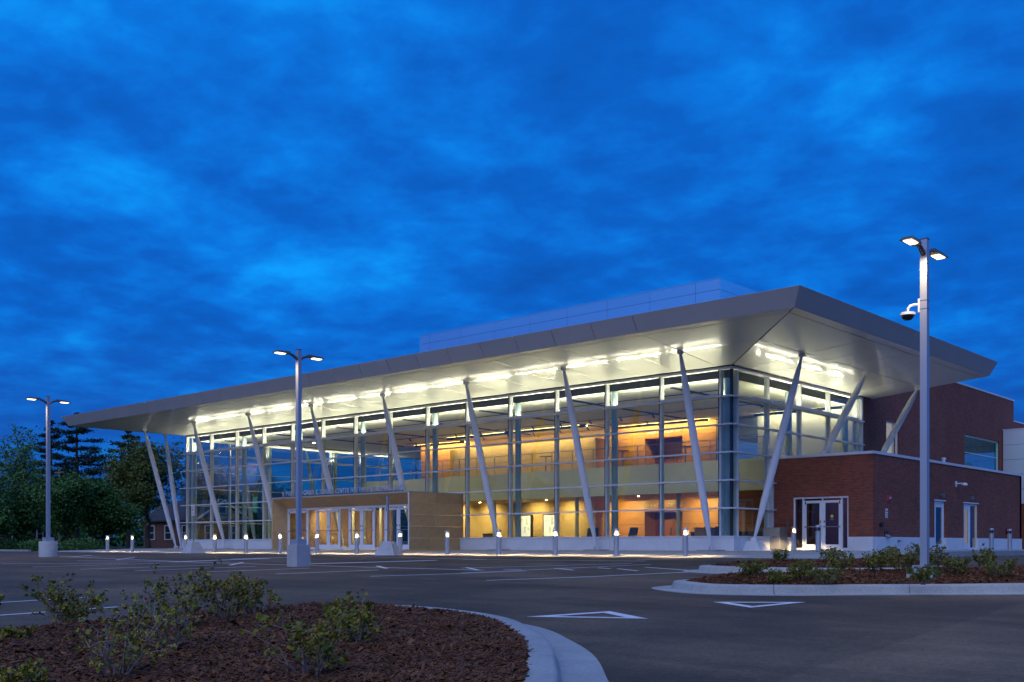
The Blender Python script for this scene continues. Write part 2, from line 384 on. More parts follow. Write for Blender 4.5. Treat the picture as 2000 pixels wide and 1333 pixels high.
# sidewalk apron in front of the hall and along its right side
sw = MB()
sw.quad((-50, -8.05, -0.196), (9.0, -8.05, -0.196), (9.0, -0.3, 0.0), (-50, -0.3, 0.0))
sw.quad((-50, -0.3, 0.0), (9.0, -0.3, 0.0), (9.0, 26, 0.0), (-50, 26, 0.0))
sw.quad((9.0, -8.05, -0.35), (9.0, 26, -0.35), (9.0, 26, 0.0), (9.0, -0.3, 0.0)).quad((-50, -8.05, -0.5), (9.0, -8.05, -0.5), (9.0, -8.05, -0.196), (-50, -8.05, -0.196))
struct(ob('sidewalk', sw, 'sidewalk_concrete'))

lane = MB()
for k in range(14):
    v0, v1 = -42+1.6*k, -42+1.6*(k+1); e0, e1 = [19.0+.05*math.sin(q*1.7)-0.10*(q+31) for q in (v0, v1)]
    for j in range(8):
        f0, f1 = j/8, (j+1)/8; c4 = [(e0+(46-e0)*f0, v0), (e0+(46-e0)*f1, v0), (e1+(46-e1)*f1, v1), (e1+(46-e1)*f0, v1)]
        lane.quad(*[(x, y, A(x, y)+.007) for x, y in c4])
struct(ob('paved_lane', lane, 'asphalt_lane'))
struct(ob('lawn_kerb', MB().box(-120, -50.02, -8.2, -8.006, -0.6, -0.06), 'kerb_concrete'))
# painted markings: u0,v0,u1,v1,width
MARKS = [(-21.3,-19.3,-10.0,-19.7,.12),(-19.8,-19.5,-23.2,-16.9,.12),(-14.6,-20.2,-17.5,-17.9,.12),(-15.1,-21.5,-11.4,-19.76,.12),(-10.8,-20.1,-11.9,-15.2,.35),(-6.5,-20.5,-8.3,-18.8,.13),
 (-10.57,-25.1,-10.0,-21.0,.11),(-7.62,-24.95,-7.0,-20.8,.11),(-5.2,-24.5,-4.9,-20.6,.11),(-2.85,-23.8,-2.4,-20.4,.11),(-14.4,-24.5,-11.1,-21.6,.11),(-28.9,-12.3,-18.6,-12.9,.1),
 (-.16,-23.2,.25,-20.0,.11),(2.85,-22.5,4.3,-18.2,.11),(-5.2,-18.3,-4.0,-13.6,.35),(-1.9,-18.2,-.3,-19.2,.13),(1.38,-17.55,2.9,-18.6,.13),(-15.0,-10.8,-2.8,-12.3,.1),(-9.9,-19.75,3.0,-18.5,.12),(-12.3,-16.7,-12.6,-13.0,.3),
 (6.5,-22.1,8.5,-16.6,.12),(4.1,-16.7,5.2,-17.25,.12),(5.0,-15.9,5.6,-16.1,.12),(5.8,-16.05,6.95,-16.7,.12),(6.0,-15.0,8.2,-16.0,.11),(3.5,-19.9,5.1,-13.4,.1),(1.5,-17.9,4.2,-13.1,.1),(2.6,-10.6,3.8,-9.3,.12),(-3.8,-12.5,3.5,-11.4,.1),(3.2,-17.9,3.75,-17.75,.12),
 (7.3,-36.0,7.05,-31.4,.11),(4.4,-30.6,4.6,-34.6,.11)]
for k, (a, b, c, d, w) in enumerate(MARKS):
    n = max(2, int(math.hypot(c-a, d-b)/0.7)); dx, dy = c-a, d-b; l = math.hypot(dx, dy); px, py = -dy/l*w/2, dx/l*w/2
    mb = MB()
    for i in range(n):
        t0, t1 = i/n, (i+1)/n
        q = [(a+dx*t0-px, b+dy*t0-py), (a+dx*t1-px, b+dy*t1-py), (a+dx*t1+px, b+dy*t1+py), (a+dx*t0+px, b+dy*t0+py)]
        mb.quad(*[(x, y, A(x, y)+0.006) for x, y in q])
    ob('stall_line', mb, 'marking_paint', lot)
def tri_mark(P, w):
    c = Vector((sum(p[0] for p in P)/3, sum(p[1] for p in P)/3)); out = [Vector(p) for p in P]
    inn = [c + (p - c)*w for p in out]; mb = MB()
    for i in range(3):
        j = (i+1) % 3
        for s in range(4):
            q = [out[i].lerp(out[j], s/4), out[i].lerp(out[j], (s+1)/4), inn[i].lerp(inn[j], (s+1)/4), inn[i].lerp(inn[j], s/4)]
            mb.quad(*[(x.x, x.y, A(x.x, x.y)+0.006) for x in q])
    ob('triangle_marking', mb, 'marking_paint', lot)
tri_mark([(13.45,-28.6),(13.82,-27.12),(14.98,-27.78)], 0.60)
tri_mark([(14.05,-24.58),(15.14,-25.25),(15.28,-23.68)], 0.62)

# ------------------------------------------------------------------ planted islands
def catmull(P, n=10):
    out = []; m = len(P)
    for i in range(m):
        p0, p1, p2, p3 = (np.array(P[(i+k-1) % m]) for k in range(4))
        for s in range(n):
            t = s/n; out.append(0.5*((2*p1)+(-p0+p2)*t+(2*p0-5*p1+4*p2-p3)*t*t+(-p0+3*p1-3*p2+p3)*t**3))
    return np.array(out)
def offset(C, d):
    T = np.roll(C, -1, 0) - np.roll(C, 1, 0); T /= np.linalg.norm(T, axis=1)[:, None]
    N = np.stack([-T[:, 1], T[:, 0]], 1)
    return C + N*d
def inside(px, py, C):
    r = np.zeros(px.shape, bool); x, y = C[:, 0], C[:, 1]; j = len(C)-1
    for i in range(len(C)):
        c = ((y[i] > py) != (y[j] > py)) & (px < (x[j]-x[i])*(py-y[i])/(y[j]-y[i]+1e-12)+x[i]); r ^= c; j = i
    return r
def dist_to(px, py, C):
    return np.sqrt(((px[:, None]-C[None, :, 0])**2 + (py[:, None]-C[None, :, 1])**2).min(1))
def island(P, mound, nchips, chip, seed, near=None, joints=9):
    """P: outer kerb line, counter-clockwise; returns height function on the mulch"""
    C = catmull(P); rng = np.random.default_rng(seed)
    prof = [(-0.40, -0.06), (-0.40, 0.012), (-0.36, 0.016), (-0.06, 0.004), (-0.015, 0.012), (0.012, 0.06), (0.030, 0.125), (0.045, 0.148), (0.075, 0.158), (0.27, 0.162), (0.295, 0.150), (0.295, -0.05)]
    rings = []
    for d, h in prof:
        Q = offset(C, d); rings.append(np.column_stack([Q, asph(Q[:, 0], Q[:, 1]) + h]))
    n = len(C); segs = max(1, joints)
    kerbs = []
    for s in range(segs):
        i0, i1 = int(n*s/segs), int(n*(s+1)/segs); mb = MB()
        idx = [k % n for k in range(i0, i1+1)]; m = len(prof)
        for q, k in enumerate(idx):
            for r in rings:
                p = r[k].copy()
                if q in (0, len(idx)-1):      # joint gap of about 8 mm
                    o = r[idx[1]] if q == 0 else r[idx[-2]]; dd = o - p; p = p + dd/np.linalg.norm(dd)*0.006
                mb.v.append(tuple(p))
        for q in range(len(idx)-1):
            for k in range(m-1): mb.f.append((q*m+k, (q+1)*m+k, (q+1)*m+k+1, q*m+k+1))
        mb.f.append(tuple(range(m))); mb.f.append(tuple((len(idx)-1)*m + m-1-k for k in range(m)))
        kerbs.append(mb)
    I = offset(C, 0.29)
    def h(x, y):
        x = np.atleast_1d(np.asarray(x, float)); y = np.atleast_1d(np.asarray(y, float))
        d = dist_to(x, y, I)
        w = 0.03*np.sin(2.3*x+0.7)*np.cos(1.9*y) + 0.012*np.sin(9.1*x+3*y)*np.cos(8.3*y)
        return asph(x, y) + 0.135 + mound*(1-np.exp(-d/1.1)) + w*np.clip(d/0.4, 0, 1)
    x0, y0 = I.min(0); x1, y1 = I.max(0)
    # mulch bed: fan of shrinking rings
    cen = I.mean(0); fr = [1.0, .985, .95, .9, .8, .7, .58, .45, .3, .15]
    mb = MB()
    for a in fr:
        Q = cen + (I-cen)*a
        Z = h(Q[:, 0], Q[:, 1])
        for p, z in zip(Q, Z): mb.v.append((p[0], p[1], z))
    for r in range(len(fr)-1):
        for k in range(n): j = (k+1) % n; mb.f.append((r*n+k, r*n+j, (r+1)*n+j, (r+1)*n+k))
    mb.f.append(tuple((len(fr)-1)*n+k for k in range(n)))
    bed = struct(ob('mulch_bed', mb, 'mulch_ground', smooth=True))
    for k, km in enumerate(kerbs): ob('kerb', km, 'kerb_concrete', bed, smooth=True)
    # chips, denser towards the camera
    X = rng.uniform(x0, x1, nchips*6); Y = rng.uniform(y0, y1, nchips*6)
    keep = inside(X, Y, I)
    if near is not None:
        dd = np.hypot(X-near[0], Y-near[1]); keep &= rng.random(len(X)) < np.clip((near[2]/dd)**2, 0.05, 1)
    X = X[keep][:nchips]; Y = Y[keep][:nchips]; N = len(X); Z = np.concatenate([h(X[i:i+4000], Y[i:i+4000]) for i in range(0, N, 4000)])
    L = rng.gamma(2.2, chip/2.2, N)+0.012; Wd = L*rng.uniform(0.12, 0.35, N)+0.003; th = rng.uniform(0, 2*np.pi, N); pit = rng.normal(0, 0.32, N); rol = rng.normal(0, 0.5, N)
    D = np.stack([np.cos(th)*np.cos(pit), np.sin(th)*np.cos(pit), np.sin(pit)], 1)
    S = np.stack([-np.sin(th)*np.cos(rol), np.cos(th)*np.cos(rol), np.sin(rol)], 1); Nn = np.cross(D, S); Nn *= np.sign(Nn[:, 2:3]+1e-9)
    Pc = np.stack([X, Y, Z+rng.uniform(0.0, 0.028, N)], 1)
    tk = np.minimum(Wd*0.35, 0.006)[:, None]
    c = [Pc+D*L[:, None]*.5*a+S*Wd[:, None]*.5*b for a, b in ((1, .5), (1, -.5), (-1, -1), (-1, 1))]
    top = [q+Nn*tk for q in c]; mid = Pc+Nn*tk*1.6
    V = np.stack([c[0], c[1], c[2], c[3], *top], 1).reshape(-1, 3)
    base = np.arange(N)[:, None]*8
    F = np.concatenate([base+np.array(q) for q in ((4,5,6,7), (0,1,5,4), (1,2,6,5), (2,3,7,6), (3,0,4,7))], 0)
    me = bpy.data.meshes.new('mulch_chips'); me.from_pydata(V.tolist(), [], F.tolist()); me.update(); me.materials.append(MATS['mulch_chip'])
    o = stuff(link('mulch_chips', me, bed))
    return bed, h

near_bed, near_h = island([(18.5,-34.0),(17.50,-32.76),(16.58,-31.74),(15.62,-30.90),(14.48,-30.05),(13.22,-29.60),(12.07,-29.50),(11.1,-29.9),(10.6,-31.2),(10.7,-33.2),(10.9,-35.6),(11.6,-37.4),(13.2,-38.3),(16.0,-37.8),(18.0,-36.4),(18.9,-35.2)], 0.17, 95000, 0.036, 3, near=(23.4,-39.9,8.0))
right_bed, right_h = island([(11.42,-21.75),(12.0,-22.35),(12.93,-22.66),(14.17,-22.10),(15.24,-21.10),(17.38,-19.36),(19.6,-17.6),(20.6,-16.0),(19.8,-14.9),(17.6,-14.9),(15.2,-16.2),(12.9,-18.6),(11.7,-20.5)], 0.24, 30000, 0.045, 4)
far_bed, far_h = island([(8.45,-16.05),(9.1,-16.45),(10.2,-16.55),(11.6,-16.4),(13.2,-15.8),(14.2,-14.6),(14.0,-12.9),(12.6,-12.4),(10.6,-13.6),(9.0,-14.9)], 0.20, 9000, 0.06, 5)
struct(near_bed); struct(right_bed); struct(far_bed)

# ================================================================== the hall
B = thing('performing_arts_hall', 'large glass-fronted arts hall with wide tilted white canopy and leaning columns', 'building', (0, 0, 0))
GW = 3.065                                    # mullion spacing
UL = -43.45                                   # left end of the front glass
MU = [-0.55 - GW*i for i in range(15)]        # mullions -0.55 .. -43.46
ZR = [0.635, 1.835, 3.035, 4.235, 5.435, 6.635, 7.80]
VB = 22.3                                     # left end glass runs back to here
PU0, PU1, PV, PD, PZ = -27.87, -16.13, -3.87, -2.95, 2.94   # entrance portal
# precast plinth panels under the front glass
def plinth(a, b, n):
    for i in range(n):
        x0 = a + (b-a)*i/n; x1 = a + (b-a)*(i+1)/n
        bx('plinth_panel', x0+.006, x1-.006, -0.28, 0.12, 0.0, 0.575, 'precast', B)
    bx('sill', a, b, -0.31, 0.12, 0.579, 0.635, 'aluminium', B)
plinth(UL-.2, PU0-.02, 5); plinth(PU1+.02, 0.28, 5)
for i in range(2): bx('plinth_panel', -0.1, 0.28, 0.13+i*1.75, 1.87+i*1.75, 0, 0.575, 'precast', B)
bx('sill', -0.1, 0.31, 0.125, 3.62, 0.579, 0.633, 'aluminium', B)
for i in range(7): bx('plinth_panel', UL-.2, UL+.1, 0.13+i*3.16, 3.28+i*3.16, 0, 0.575, 'precast', B)
# front curtain wall
PORT = lambda u: PU0-0.2 < u < PU1+0.2
for i, u in enumerate(MU):
    z0 = PZ if PORT(u) else 0.64
    m = bx('mullion', u-.035, u+.035, -0.04, 0.20, z0, 7.86, 'aluminium', B)
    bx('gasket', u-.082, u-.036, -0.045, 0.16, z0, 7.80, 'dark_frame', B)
ends = [0.0] + MU[:-1] + [UL]
for i in range(len(MU)-1):
    a, b = MU[i+1], MU[i]
    for r in range(6):
        if PORT((a+b)/2) and ZR[r+1] <= 3.1: continue
        bx('pane', a+.036, b-.083, 0.03, 0.034, ZR[r]+.03, ZR[r+1]-.03, 'glass_clear', B)
for r in range(6):
    bx('pane', MU[0]+.036, -0.06, 0.03, 0.034, ZR[r]+.03, ZR[r+1]-.03, 'glass_clear', B)
for r, z in enumerate(ZR[1:6]):
    segs = [(UL-0.55, 0.10)] if z > 2.96 else [(UL-0.55, PU0-.01), (PU1+.01, 0.10)]
    for a, b in segs:
        bx('transom', max(a, UL), min(b, 0.0), 0.0, 0.12, z-.028, z+.028, 'aluminium', B)
        bx('fin', a, b, -0.20, -0.046, z-.036, z+.022, 'fin_paint', B)
bx('head_frame', UL-.05, 0.06, -0.06, 0.22, 7.80, 7.90, 'aluminium', B)
bx('head_gap', UL-.05, 0.10, -0.10, 0.10, 7.905, 7.95, 'joint_dark', B)
# right end curtain wall (u = 0)
MV = [0.49, 3.2, 6.29, 9.33, 12.43]
for v in MV: bx('mullion', -0.20, 0.04, v-.035, v+.035, 0.64 if v < 3.3 else 4.3, 7.86, 'aluminium', B)
bx('corner_post', -0.12, 0.0, 0.05, 0.15, 0.64, 7.86, 'dark_frame', B)
VS = [0.10] + MV + [13.0]
for i in range(len(VS)-1):
    for r in range(6):
        if VS[i] > 3.1 and ZR[r+1] < 4.3: continue
        z0 = ZR[r] if not (VS[i] > 3.1 and ZR[r] < 4.3) else 4.34
        bx('pane', -0.034, -0.03, VS[i]+.037, VS[i+1]-.037, z0+.03, ZR[r+1]-.03, 'glass_clear', B)
for z in ZR[1:6]:
    e_ = 13.0 if z > 4.3 else 3.6
    bx('transom', -0.12, -0.002, 0.155, e_, z-.028, z+.028, 'aluminium', B)
    bx('fin', 0.046, 0.20, 0.0, e_, z-.036, z+.022, 'fin_paint', B)
bx('head_frame', -0.22, 0.062, 0.225, 13.0, 7.80, 7.90, 'aluminium', B)
bx('jamb_post', -0.2, 0.05, 13.0, 13.14, 4.3, 7.9, 'aluminium', B)
bx('jamb_post', -0.15, 0.05, 3.5, 3.63, 0.64, 4.2, 'aluminium', B)
# left end curtain wall (u = UL)
for k in range(8):
    v = 0.35 + GW*k
    bx('mullion', UL-.04, UL+.20, v-.035, v+.035, 0.64, 7.86, 'aluminium', B)
    if k < 7:
        for r in range(6): bx('pane', UL-.034, UL-.03, v+.037, v+GW-.037, ZR[r]+.03, ZR[r+1]-.03, 'glass_clear', B)
for z in ZR[1:6]:
    bx('transom', UL+.002, UL+.12, 0.155, VB, z-.028, z+.028, 'white_paint', B)
bx('head_frame', UL-.05, UL+.2, 0.225, VB, 7.80, 7.90, 'aluminium', B)
# round steel columns just inside the glass
rc = MB().tube((0,0,0.05), (0,0,7.5), 0.155, n=20).mesh('round_column', 'round_column_paint', True)
for k in range(8): link('round_column', rc, B, (MU[2*k] + (0.02 if k else -0.05), 0.62, 0))
for k in range(1, 4): link('round_column', rc, B, (UL+0.62, 0.35+GW*2*k, 0))
for v in (6.29, 12.43): link('round_column', rc, B, (-0.62, v, 0))
thin = MB().tube((0,0,0.05), (0,0,2.95), 0.11, n=16).mesh('round_column', 'balcony_white', True)
for u in (-20.6, -14.2, -7.4): link('round_column', thin, B, (u, 7.2, 0))

# linear uplights on the top transom, outside and inside
def uplight(x0, x1, y0, y1, em):
    h = MB(); w = 0.035
    t = 6.66
    if x1-x0 > y1-y0:
        h.box(x0, x1, y0, y0+.012, t, t+.075).box(x0, x1, y1-.012, y1, t, t+.075).box(x0, x1, y0+.012, y1-.012, t, t+.02)
    else:
        h.box(x0, x0+.012, y0, y1, t, t+.075).box(x1-.012, x1, y0, y1, t, t+.075).box(x0+.012, x1-.012, y0, y1, t, t+.02)
    if x1-x0 > y1-y0: h.box(x0-.012, x0-.001, y0, y1, t, t+.08).box(x1+.001, x1+.012, y0, y1, t, t+.08)
    else: h.box(x0, x1, y0-.012, y0-.001, t, t+.08).box(x0, x1, y1+.001, y1+.012, t, t+.08)
    o = ob('linear_uplight', h, 'aluminium', B)
    if x1-x0 > y1-y0: xa, xb, ya, yb = x0+.02, x1-.02, (y0+y1)/2-.015, (y0+y1)/2+.015
    else: xa, xb, ya, yb = (x0+x1)/2-.015, (x0+x1)/2+.015, y0+.02, y1-.02
    e0 = MB().quad((xa, ya, t+.074), (xb, ya, t+.074), (xb, yb, t+.074), (xa, yb, t+.074))
    ob('light_strip', e0, em, o)
for i in range(len(MU)-1):
    uplight(MU[i+1]+.10, MU[i]-.10, -0.19, -0.10, 'led_strip')
    uplight(MU[i+1]+.10, MU[i]-.10, 0.40, 0.50, 'led_inner')
for i in range(1, len(MV)-1):
    uplight(0.10, 0.19, MV[i]+.10, MV[i+1]-.10, 'led_strip')
    uplight(-0.50, -0.40, MV[i]+.10, MV[i+1]-.10, 'led_inner')
uplight(0.10, 0.19, 1.5, 3.1, 'led_strip')
for k in range(1, 6):
    v = 0.35 + GW*k
    uplight(UL+.40, UL+.50, v+.1, v+GW-.1, 'led_inner')

# ---- canopy: soffit panels, fascia panels, roof
def panel(name, P, t, m, parent=B, up=(0,0,1), sub=0.0):
    """flat four-cornered panel P with thickness t along up"""
    P = [Vector(p) for p in P]; U = Vector(up)*t
    c = sum(P, Vector())/4
    mb = MB().hexa([p-c for p in P], [p+U-c for p in P])
    return ob(name, mb, m, parent, c)
ZI, ZO, ZT = 7.93, 8.51, 9.14
DI, DO, DT = -0.10, 6.0, 6.4
sz = lambda d: ZI + (ZO-ZI)*(d-0.0)/6.0
RV = 14.15                                     # canopy's far edge on the right
LV = 26.0
ur = lambda d: d                               # right mitre
ul = lambda d: UL - 0.87*d                     # left mitre
rows = [(0.10, 2.95), (2.95, 5.55), (5.55, 6.0)]
g = 0.015
JU = [-0.64 - 2.057*k for k in range(0, 21)]
for d0, d1 in rows:
    e0 = [ur] + [None]*0
    cuts = [None] + [u for u in JU] + ['end']
    xs_in = [ur(d0)-1.4*g] + [u for u in JU] + [ul(d0)+1.4*g]; xs_out = [ur(d1)-1.4*g] + [u for u in JU] + [ul(d1)+1.4*g]
    for i in range(len(xs_in)-1):
        a0, a1 = xs_in[i], xs_out[i]; b0, b1 = xs_in[i+1], xs_out[i+1]
        panel('soffit_panel', [(b0+g, -d0-g, sz(d0+g)), (b1+g, -d1+g, sz(d1-g)), (a1-g, -d1+g, sz(d1-g)), (a0-g, -d0-g, sz(d0+g))], 0.02, 'soffit_metal')
    JV = [1.06 + 2.057*k for k in range(7)]
    ys_in = [-d0+1.4*g] + JV[:6] + [RV]; ys_out = [-d1+1.4*g] + JV[:6] + [RV]
    for i in range(len(ys_in)-1):
        panel('soffit_panel', [(d0+g, ys_in[i]+g, sz(d0+g)), (d1-g, ys_out[i]+g, sz(d1-g)), (d1-g, ys_out[i+1]-g, sz(d1-g)), (d0+g, ys_in[i+1]-g, sz(d0+g))], 0.02, 'soffit_metal')
    yl_in = [-d0+1.4*g] + [1.06+2.4*k for k in range(11)]; yl_out = [-d1+1.4*g] + [1.06+2.4*k for k in range(11)]
    for i in range(len(yl_in)-1):
        panel('soffit_panel', [(ul(d0+g), yl_in[i]+g, sz(d0+g)), (ul(d0+g), yl_in[i+1]-g, sz(d0+g)), (ul(d1-g), yl_out[i+1]-g, sz(d1-g)), (ul(d1-g), yl_out[i]+g, sz(d1-g))], 0.02, 'soffit_metal')
# dark backing just above the soffit joints
bk = MB()
k0, k1 = 0.02, 5.98; dz = 0.032
bk.quad((ul(k0), -k0, sz(k0)+dz), (ur(k0), -k0, sz(k0)+dz), (ur(k1), -k1, sz(k1)+dz), (ul(k1), -k1, sz(k1)+dz))
bk.quad((ur(k0), -k0, sz(k0)+dz), (ur(k0), RV-.02, sz(k0)+dz), (ur(k1), RV-.02, sz(k1)+dz), (ur(k1), -k1, sz(k1)+dz))
bk.quad((ul(k0), LV-.5, sz(k0)+dz), (ul(k0), -k0, sz(k0)+dz), (ul(k1), -k1, sz(k1)+dz), (ul(k1), LV-.5, sz(k1)+dz))
ob('soffit_backing', bk, 'joint_dark', B)
# fascia panels lean outwards
nU = Vector((0, 0.8, 0.5)).normalized()
xs0 = [6.0] + JU + [ul(6.0)]; xs1 = [6.4] + JU + [ul(6.4)]
for i in range(len(xs0)-1):
    panel('fascia_panel', [(xs0[i+1]+g, -6.0, ZO), (xs0[i]-g, -6.0, ZO), (xs1[i]-g, -6.4, ZT), (xs1[i+1]+g, -6.4, ZT)], 0.02, 'fascia_metal', up=(0, 0.85, 0.5))
ys0 = [-6.0, 4.1, RV]; ys1 = [-6.4, 4.1, RV]
for i in range(2):
    panel('fascia_panel', [(6.0, ys0[i]+g, ZO), (6.0, ys0[i+1]-g, ZO), (6.4, ys1[i+1]-g, ZT), (6.4, ys1[i]+g, ZT)], 0.03, 'fascia_metal', up=(-0.85, 0, 0.5))
panel('fascia_panel', [(ul(6.0), -6.0, ZO), (ul(6.4), -6.4, ZT), (ul(6.4), LV, ZT), (ul(6.0), LV, ZO)], 0.03, 'fascia_metal', up=(0.85, 0, 0.5))
ob('fascia_backing', MB().quad((ul(5.95), -5.93, ZO+.02), (5.95, -5.93, ZO+.02), (6.33, -6.31, ZT-.02), (ul(6.33), -6.31, ZT-.02)).quad((5.93, -5.95, ZO+.02), (5.93, RV-.05, ZO+.02), (6.31, RV-.05, ZT-.02), (6.31, -6.33, ZT-.02)), 'joint_dark', B)
# closing face of the canopy's far right edge
ob('fascia_panel', MB().quad((0.05, RV, sz(0)), (6.0, RV, ZO), (6.4, RV, ZT), (0.05, RV, ZT)).quad((0.05, RV-.03, sz(0)), (0.05, RV-.03, ZT), (6.4, RV-.03, ZT), (6.0, RV-.03, ZO)), 'fascia_metal', B)
ob('roof', MB().box(ul(6.1), 6.1, -6.1, RV-.04, 9.0, 9.10)
   .box(ul(6.1), -10, RV, LV, 9.0, 9.10), 'fascia_metal', B)
# leaning columns, tapered at both ends, pinned to a base plate
def lean_col(base, top, pin=True):
    b, t = Vector(base), Vector(top); L = (t-b).length
    pts = [b.lerp(t, k) for k in (0.0, 0.03, 0.12, 0.22, 0.5, 0.80, 0.9, 0.965, 1.0)]
    rad = [0.045, 0.07, 0.115, 0.155, 0.165, 0.150, 0.115, 0.07, 0.05]
    c = ob('leaning_column', MB().path(pts, rad, 18), 'column_paint', B, smooth=True)
    d = (t-b).normalized()
    hx = 1 if abs(t.x-b.x) < 0.1 else 0
    for p in ((b, t) if pin else (t,)):
        mb = MB()
        for s in (-1, 1):
            q = p + (Vector((0.055*s, 0, 0)) if hx else Vector((0, 0.055*s, 0)))
            up = 1 if p is b else -1
            if hx: mb.box(q.x-.012, q.x+.012, q.y-.13, q.y+.13, p.z-.12*up, p.z+.06*up)
            else: mb.box(q.x-.13, q.x+.13, q.y-.012, q.y+.012, p.z-.12*up, p.z+.06*up)
        mb.tube(p - (Vector((.09,0,0)) if hx else Vector((0,.09,0))), p + (Vector((.09,0,0)) if hx else Vector((0,.09,0))), 0.035, n=10)
        ob('pin_bracket', mb, 'column_paint', c)
    return c
CU = [-0.64 - 6.171*k for k in range(8)]
for u in CU:
    c = lean_col((u, -0.62, 0.14), (u, -3.0, 8.15))
    ob('base_plate', MB().box(u-.5, u+.5, -0.98, -0.30, -0.02, 0.035), 'sidewalk_concrete', c)
for v in (7.2, 13.4): lean_col((0.62, v, 4.35), (2.78, v, 8.12))
for v in (0.0, 6.2, 12.4): lean_col((UL-.75, v, 0.14), (UL-2.9, v, 8.12))
cc = lean_col((0.55, 0.95, 0.50), (2.78, 0.95, 8.15), pin=True)
# its concrete foot: a truncated pyramid
cx_, cy_ = 0.55, 0.95
ob('concrete_foot', MB().hexa([(cx_-.62, cy_-.55, -0.05), (cx_+.62, cy_-.55, -0.05), (cx_+.62, cy_+.55, -0.05), (cx_-.62, cy_+.55, -0.05)], [(cx_-.30, cy_-.18, 0.42), (cx_+.2, cy_-.18, 0.42), (cx_+.2, cy_+.18, 0.42), (cx_-.30, cy_+.18, 0.42)]), 'precast', cc)

# ---- rooftop screen of pale metal panels
pv, pu0, pu1 = 5.0, -24.9, -3.6
rowz = [(9.1, 11.4), (11.41, 12.6), (12.61, 13.26)]
rowz = [(9.1, 11.50), (11.515, 12.10), (12.115, 12.66), (12.675, 13.20)]
n = 8; ju = [pu0, pu0+0.9] + [pu0+0.9+2.72*k for k in range(1, 8)] + [pu1]
for i in range(len(ju)-1):
    for a, b in rowz: bx('roof_screen_panel', ju[i]+.008, ju[i+1]-.008, pv, pv+.05, a, b, 'panel_blue_white', B)
for k in range(6):
    for a, b in rowz: bx('roof_screen_panel', pu1-.05, pu1, pv+.06+2.0*k, pv+2.045+2.0*k, a, b, 'panel_blue_white', B)
bx('roof_screen_back', pu0+.05, pu1-.07, pv+.07, pv+12, 9.13, 13.15, 'joint_dark', B)
bx('roof_screen_cap', pu0-.02, pu1+.02, pv-.02, pv+.07, 13.205, 13.24, 'panel_blue_white', B)

# ---- stone entrance portal
DPV = PD
def block(name, x0, x1, y0, y1, z0, z1, m='limestone'): return bx(name, x0, x1, y0, y1, z0, z1, m, B)
# right cheek: blocks in courses (outer face u = PU1)
cz = [0.0, 0.60, 1.20, 1.80, 2.40, PZ-.03]
random.seed(3)
for r in range(5):
    cut = [PV, PV+1.3+0.9*random.random(), 0.0] if r != 1 else [PV, 0.0]
    for i in range(len(cut)-1): block('stone_panel', PU1-.06, PU1, cut[i]+.004, cut[i+1]-.004, cz[r]+.004, cz[r+1]-.004)
# left cheek: inner reveal and front edge blocks
for r in range(3):
    z = [0.0, 0.98, 1.96, PZ-.03]
    ob('stone_panel', MB().hexa([(PU0, PV+.01, z[r]+.004), (PU0+.10, PV+.01, z[r]+.004), (PU0+.35, DPV, z[r]+.004), (PU0, DPV, z[r]+.004)], [(PU0, PV+.01, z[r+1]-.004), (PU0+.10, PV+.01, z[r+1]-.004), (PU0+.35, DPV, z[r+1]-.004), (PU0, DPV, z[r+1]-.004)]), 'limestone', B)
block('stone_panel', PU0, PU0+.06, DPV+.01, 0.0, 0.0, PZ-.03)
bx('edge_trim', PU1-.07, PU1+.004, PV-.02, PV-.002, 0.0, PZ, 'aluminium', B)
# sloping stone hood over the doors
ns = 9
for i in range(ns):
    x0 = PU0+.02 + (PU1-.08-PU0)*i/ns; x1 = PU0+.02 + (PU1-.08-PU0)*(i+1)/ns
    panel('hood_panel', [(x0+.004, PV, PZ-.05), (x1-.004, PV, PZ-.05), (x1-.004, DPV, 2.36), (x0+.004, DPV, 2.36)], 0.04, 'limestone', up=(0, 0.5, 0.8))
ob('portal_roof', MB().box(PU0, PU1-.07, PV+.03, -0.05, PZ-.03, PZ+.02), 'limestone_cap', B)
bx('portal_edge', PU0-.01, PU1+.006, PV-.03, PV+.028, PZ-.045, PZ+.03, 'limestone_cap', B)
bx('portal_edge', PU1-.065, PU1+.006, PV+.03, 0.0, PZ-.025, PZ+.028, 'limestone_cap', B)
# doors
def leaf(x0, x1, v, parent, hinge=-1, top=2.20, sticker=False):
    w = x1-x0; f = 0.105; mb = MB()
    mb.box(x0, x0+f, v-.025, v+.025, 0.02, top).box(x1-f, x1, v-.025, v+.025, 0.02, top).box(x0+f, x1-f, v-.025, v+.025, 0.02, 0.27).box(x0+f, x1-f, v-.025, v+.025, top-.11, top)
    d = ob('door', mb, 'white_paint', parent)
    ob('pane', MB().box(x0+f, x1-f, v-.003, v+.003, 0.27, top-.11), 'glass_door', d)
    ob('push_bar', MB().box(x0+.03, x1-.03, v-.075, v-.045, 1.03, 1.065).box(x0+.03, x0+.07, v-.046, v-.024, 1.02, 1.075).box(x1-.07, x1-.03, v-.046, v-.024, 1.02, 1.075), 'steel_rail', d)
    hx = x1-.06 if hinge < 0 else x0+.06
    ob('lock_plate', MB().box(hx-.02, hx+.02, v-.034, v-.0255, 1.22, 1.32), 'dark_frame', d)
    cx = x0+.06 if hinge < 0 else x1-.06
    ob('pivot_cover', MB().box(cx-.025, cx+.025, v-.034, v-.0255, top-.16, top-.03), 'dark_frame', d)
    return d
X = [-27.52, -25.67, -24.75, -22.79, -21.89, -19.82, -18.90, -16.20]
X = [-27.50, -25.62, -24.80, -22.75, -21.95, -19.86, -18.98, -16.92]
bx('door_head', X[0]-.04, PU1-.08, DPV-.04, DPV+.06, 2.24, 2.355, 'white_paint', B)
